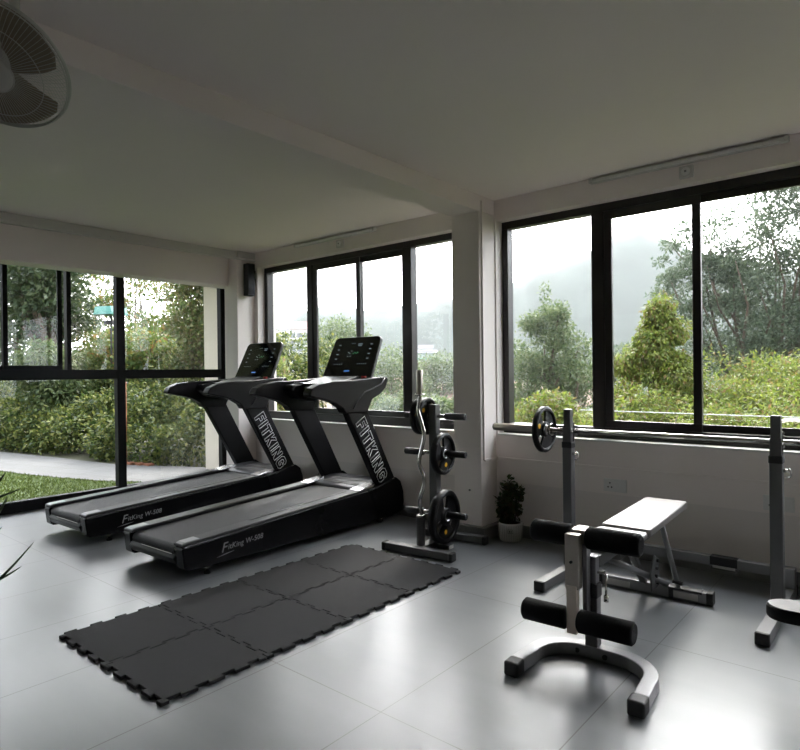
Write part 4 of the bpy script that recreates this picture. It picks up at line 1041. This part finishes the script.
tree_thing('small_tree', 'small dim tree at the foot of the ridge, left of the vine cone', 'tree', (-8.4, 22, -4),
           cluster(rd, (-8.3, 22, 1.2), (1.0, .8, 1.1), 22, .35, .55), 300, .15, L['pine'], 44, .08)
tree_thing('roadside_bush', 'bush with yellow tips behind the glass left of the loaded barbell', 'bush', (-5.0, 9.4, -1.4),
           cluster(rd, (-4.9, 9.3, .25), (.9, .6, .55), 34, .22, .36), 420, .08, L['yel'], 45, .04)
tree_thing('near_bush', 'leafy yellow-green bush behind the leftmost pane beside the corner column', 'bush', (-6.1, 5.05, -1.2),
           cluster(rd, (-6.05, 5.0, .72), (.36, .26, .36), 26, .12, .22) + [(-6.05, 4.9, 1.32, .05, .05, .14, .2), (-5.98, 4.85, 1.22, .05, .05, .12, .2), (-6.15, 4.95, 1.25, .05, .05, .14, .2)], 200, .060, L['yel'], 46, .02, shell=(.3, 1.15))
tree_thing('near_bush', 'low leafy bush just outside the glass behind the nearer running machine console', 'bush', (-4.6, 5.9, -1.2),
           cluster(rd, (-4.7, 5.9, .42), (.9, .4, .18), 24, .15, .26), 240, .065, L['yel'], 47, .02, shell=(.3, 1.15))
hz = [(-20.3, 19.5, 1.9, 2.3, 'rounded hazy tree in the middle distance beside the white building'), (-19.8, 22.5, .6, 2.6, 'broad hazy tree behind the large display screen'),
      (-14.6, 17.2, -.6, 1.6, 'low hazy tree left of the pale hut'), (-20.3, 27.4, .9, 2.0, 'distant hazy tree to the right above the pale hut'), (-11.9, 16.4, -.8, 1.5, 'hazy tree on the slope below the pale hut')]
for k, (x, y, z, r, lab) in enumerate(hz):
    tree_thing('distant_tree', lab, 'tree', (x, y, -8), cluster(rd, (x, y, z), (r*.75, r*.6, r*.8), 46, r*.2, r*.34, .8), 260, .15, L['mid'], 50+k, .10, group='hazy trees in the valley', shell=(.5, 1.08))
# red earth slope under the hut
def slope_z(x, y): return -3.6+(y-17)*.34+.3*math.sin(x*.9)
s_ = grid_mesh('slope', [-34+1.2*i for i in range(20)], [17+1*i for i in range(14)], slope_z, M['earth']); s_['kind'] = 'structure'
scr = []
for k in range(46):
    x = rd.uniform(-32, -12); y = rd.uniform(17.5, 30); r = rd.uniform(.3, .6); scr.append((x, y, slope_z(x, y)+.1, r, r, r*.7))
o = quad_mesh('slope_scrub', blob_leaves(rng, scr, 260, .13, .5, .2, (.6, 1.05)), L['mid']); tag(o, 'hazy scrub dotted over the red earth slope', 'scrub', kind='stuff')

# white building with red roof
bd = thing('apartment_building', 'white multi-storey building with grey and red roofs in the haze behind the corner window pane', 'building', (-43.2, 35.7, 0), math.radians(50.4))
MB().box(-2.0, 1.85, -.8, 1.6, -6, 5.25).build('wall', M['bldg'], bd)
MB().prism([(-.15, -.2), (1.9, -.2), (1.9, .05), (-.15, .05)], -1, 1, 'y', Matrix.Translation((0, .3, 5.3))).prism([(-.95, 5.25), (1.7, 5.25), (.9, 6.0), (.1, 6.0)], -.12, 1.95, 'x').build('roof', M['redroof'], bd)
MB().prism([(-.95, 5.2), (1.7, 5.2), (.9, 6.2), (.3, 6.2)], -2.1, -.14, 'x').build('roof', M['broof'], bd)
for r_ in range(4):
    wv = MB(); z_ = 4.75-r_*.62
    for c_ in range(6): wv.box(-1.85+c_*.62, -1.38+c_*.62, -.83, -.79, z_-.26, z_+.14)
    wv.build('window_row', M['bwin'], bd)
    MB().box(-2.05, 1.9, -1.05, -.8, z_-.42, z_-.31).build('balcony', M['bldg'], bd)
MB().box(-2.2, 2.0, -2.2, -1.2, -5, 1.95).build('annex', M['bldg'], bd)
# pale hut
ht = thing('hillside_hut', 'pale hut with a layered grey roof above a turquoise strip on the hazy slope', 'hut', (-24.55, 31.6, 0), math.radians(38))
MB().box(-.55, .55, -.4, .4, 1.9, 2.75).build('wall', M['bldg'], ht)
MB().prism([(-.62, 2.5), (.62, 2.5), (.30, 2.72), (-.30, 2.72)], -.75, .75, 'x').prism([(-.42, 2.78), (.42, 2.78), (.12, 3.05), (-.12, 3.05)], -.5, .5, 'x').build('roof', M['broof'], ht)
MB().box(-.8, .95, -.75, -.45, 2.10, 2.20).build('awning', M['turq'], ht)
for x in (-.7, .85): MB().box(x-.03, x+.03, -.62, -.56, -3, 2.1).build('post', M['bldg'], ht)
MB().box(-.55, .55, -.4, .4, -3, 1.9).build('base', M['earth'], ht)
# white pipe bend below the right window
tag(MB().tube([(-.62+.12*math.cos(a), 4.62, .83+.07*math.sin(a)) for a in [PI*k/12 for k in range(13)]] + [(-.74, 4.62, .4), (-.74, 4.35, .2)], .011, 8).build('pipe_bend', M['white']), 'white pipe bend just outside the glass at the right window foot', 'pipe')
tag(MB().tube([(-2.2, 4.95, .90), (-.9, 4.95, .895), (1.6, 4.95, .90)], .004, 6).build('wire', M['galv']), 'thin pale wire stretched outside the lower right window panes', 'wire')

# mountains
RA = [-80, -60, -52, -47.7, -43, -38.8, -35.5, -29.8, -26.9, -24.7, -22.9, -21.7, -20.6, -19.4, -18.4, -17.2, -14.9, -10, 0, 20]
RS = [.05, .08, .094, .100, .101, .112, .121, .146, .155, .168, .188, .202, .213, .212, .206, .195, .169, .14, .12, .08]
def mz(x, y):
    az = math.degrees(math.atan2(x, y)); r = math.hypot(x, y); top = 1.23+85*float(np.interp(az, RA, RS))
    z = -14+(top+14)*math.exp(-((r-85)/(17 if r < 85 else 45))**2)
    z += (.42*math.sin(x*.5+1.3*math.sin(y*.35))+.30*math.sin(x*1.3+y*.7)+.2*math.sin(x*2.7-y*1.5))*min(1, max(0, (r-62)/18))
    return z
m_ = grid_mesh('mountain', [-170+1.0*i for i in range(230)], [42+1.5*i for i in range(60)], mz, M['hill']); m_['kind'] = 'structure'

# thin mist over the valley
hz_ = bpy.data.materials.new('valley_mist'); hz_.use_nodes = True; t = hz_.node_tree; t.nodes.clear()
o = t.nodes.new('ShaderNodeOutputMaterial'); v = t.nodes.new('ShaderNodeVolumeScatter'); v.inputs['Density'].default_value = .0022; v.inputs['Color'].default_value = (.96, .98, 1, 1); v.inputs['Anisotropy'].default_value = .2
t.links.new(v.outputs[0], o.inputs['Volume'])
mist = MB().box(-300, 150, 11.5, 230, -25, 60).build('mist', hz_); tag(mist, 'pale mist hanging over the wooded valley', 'mist', kind='stuff')
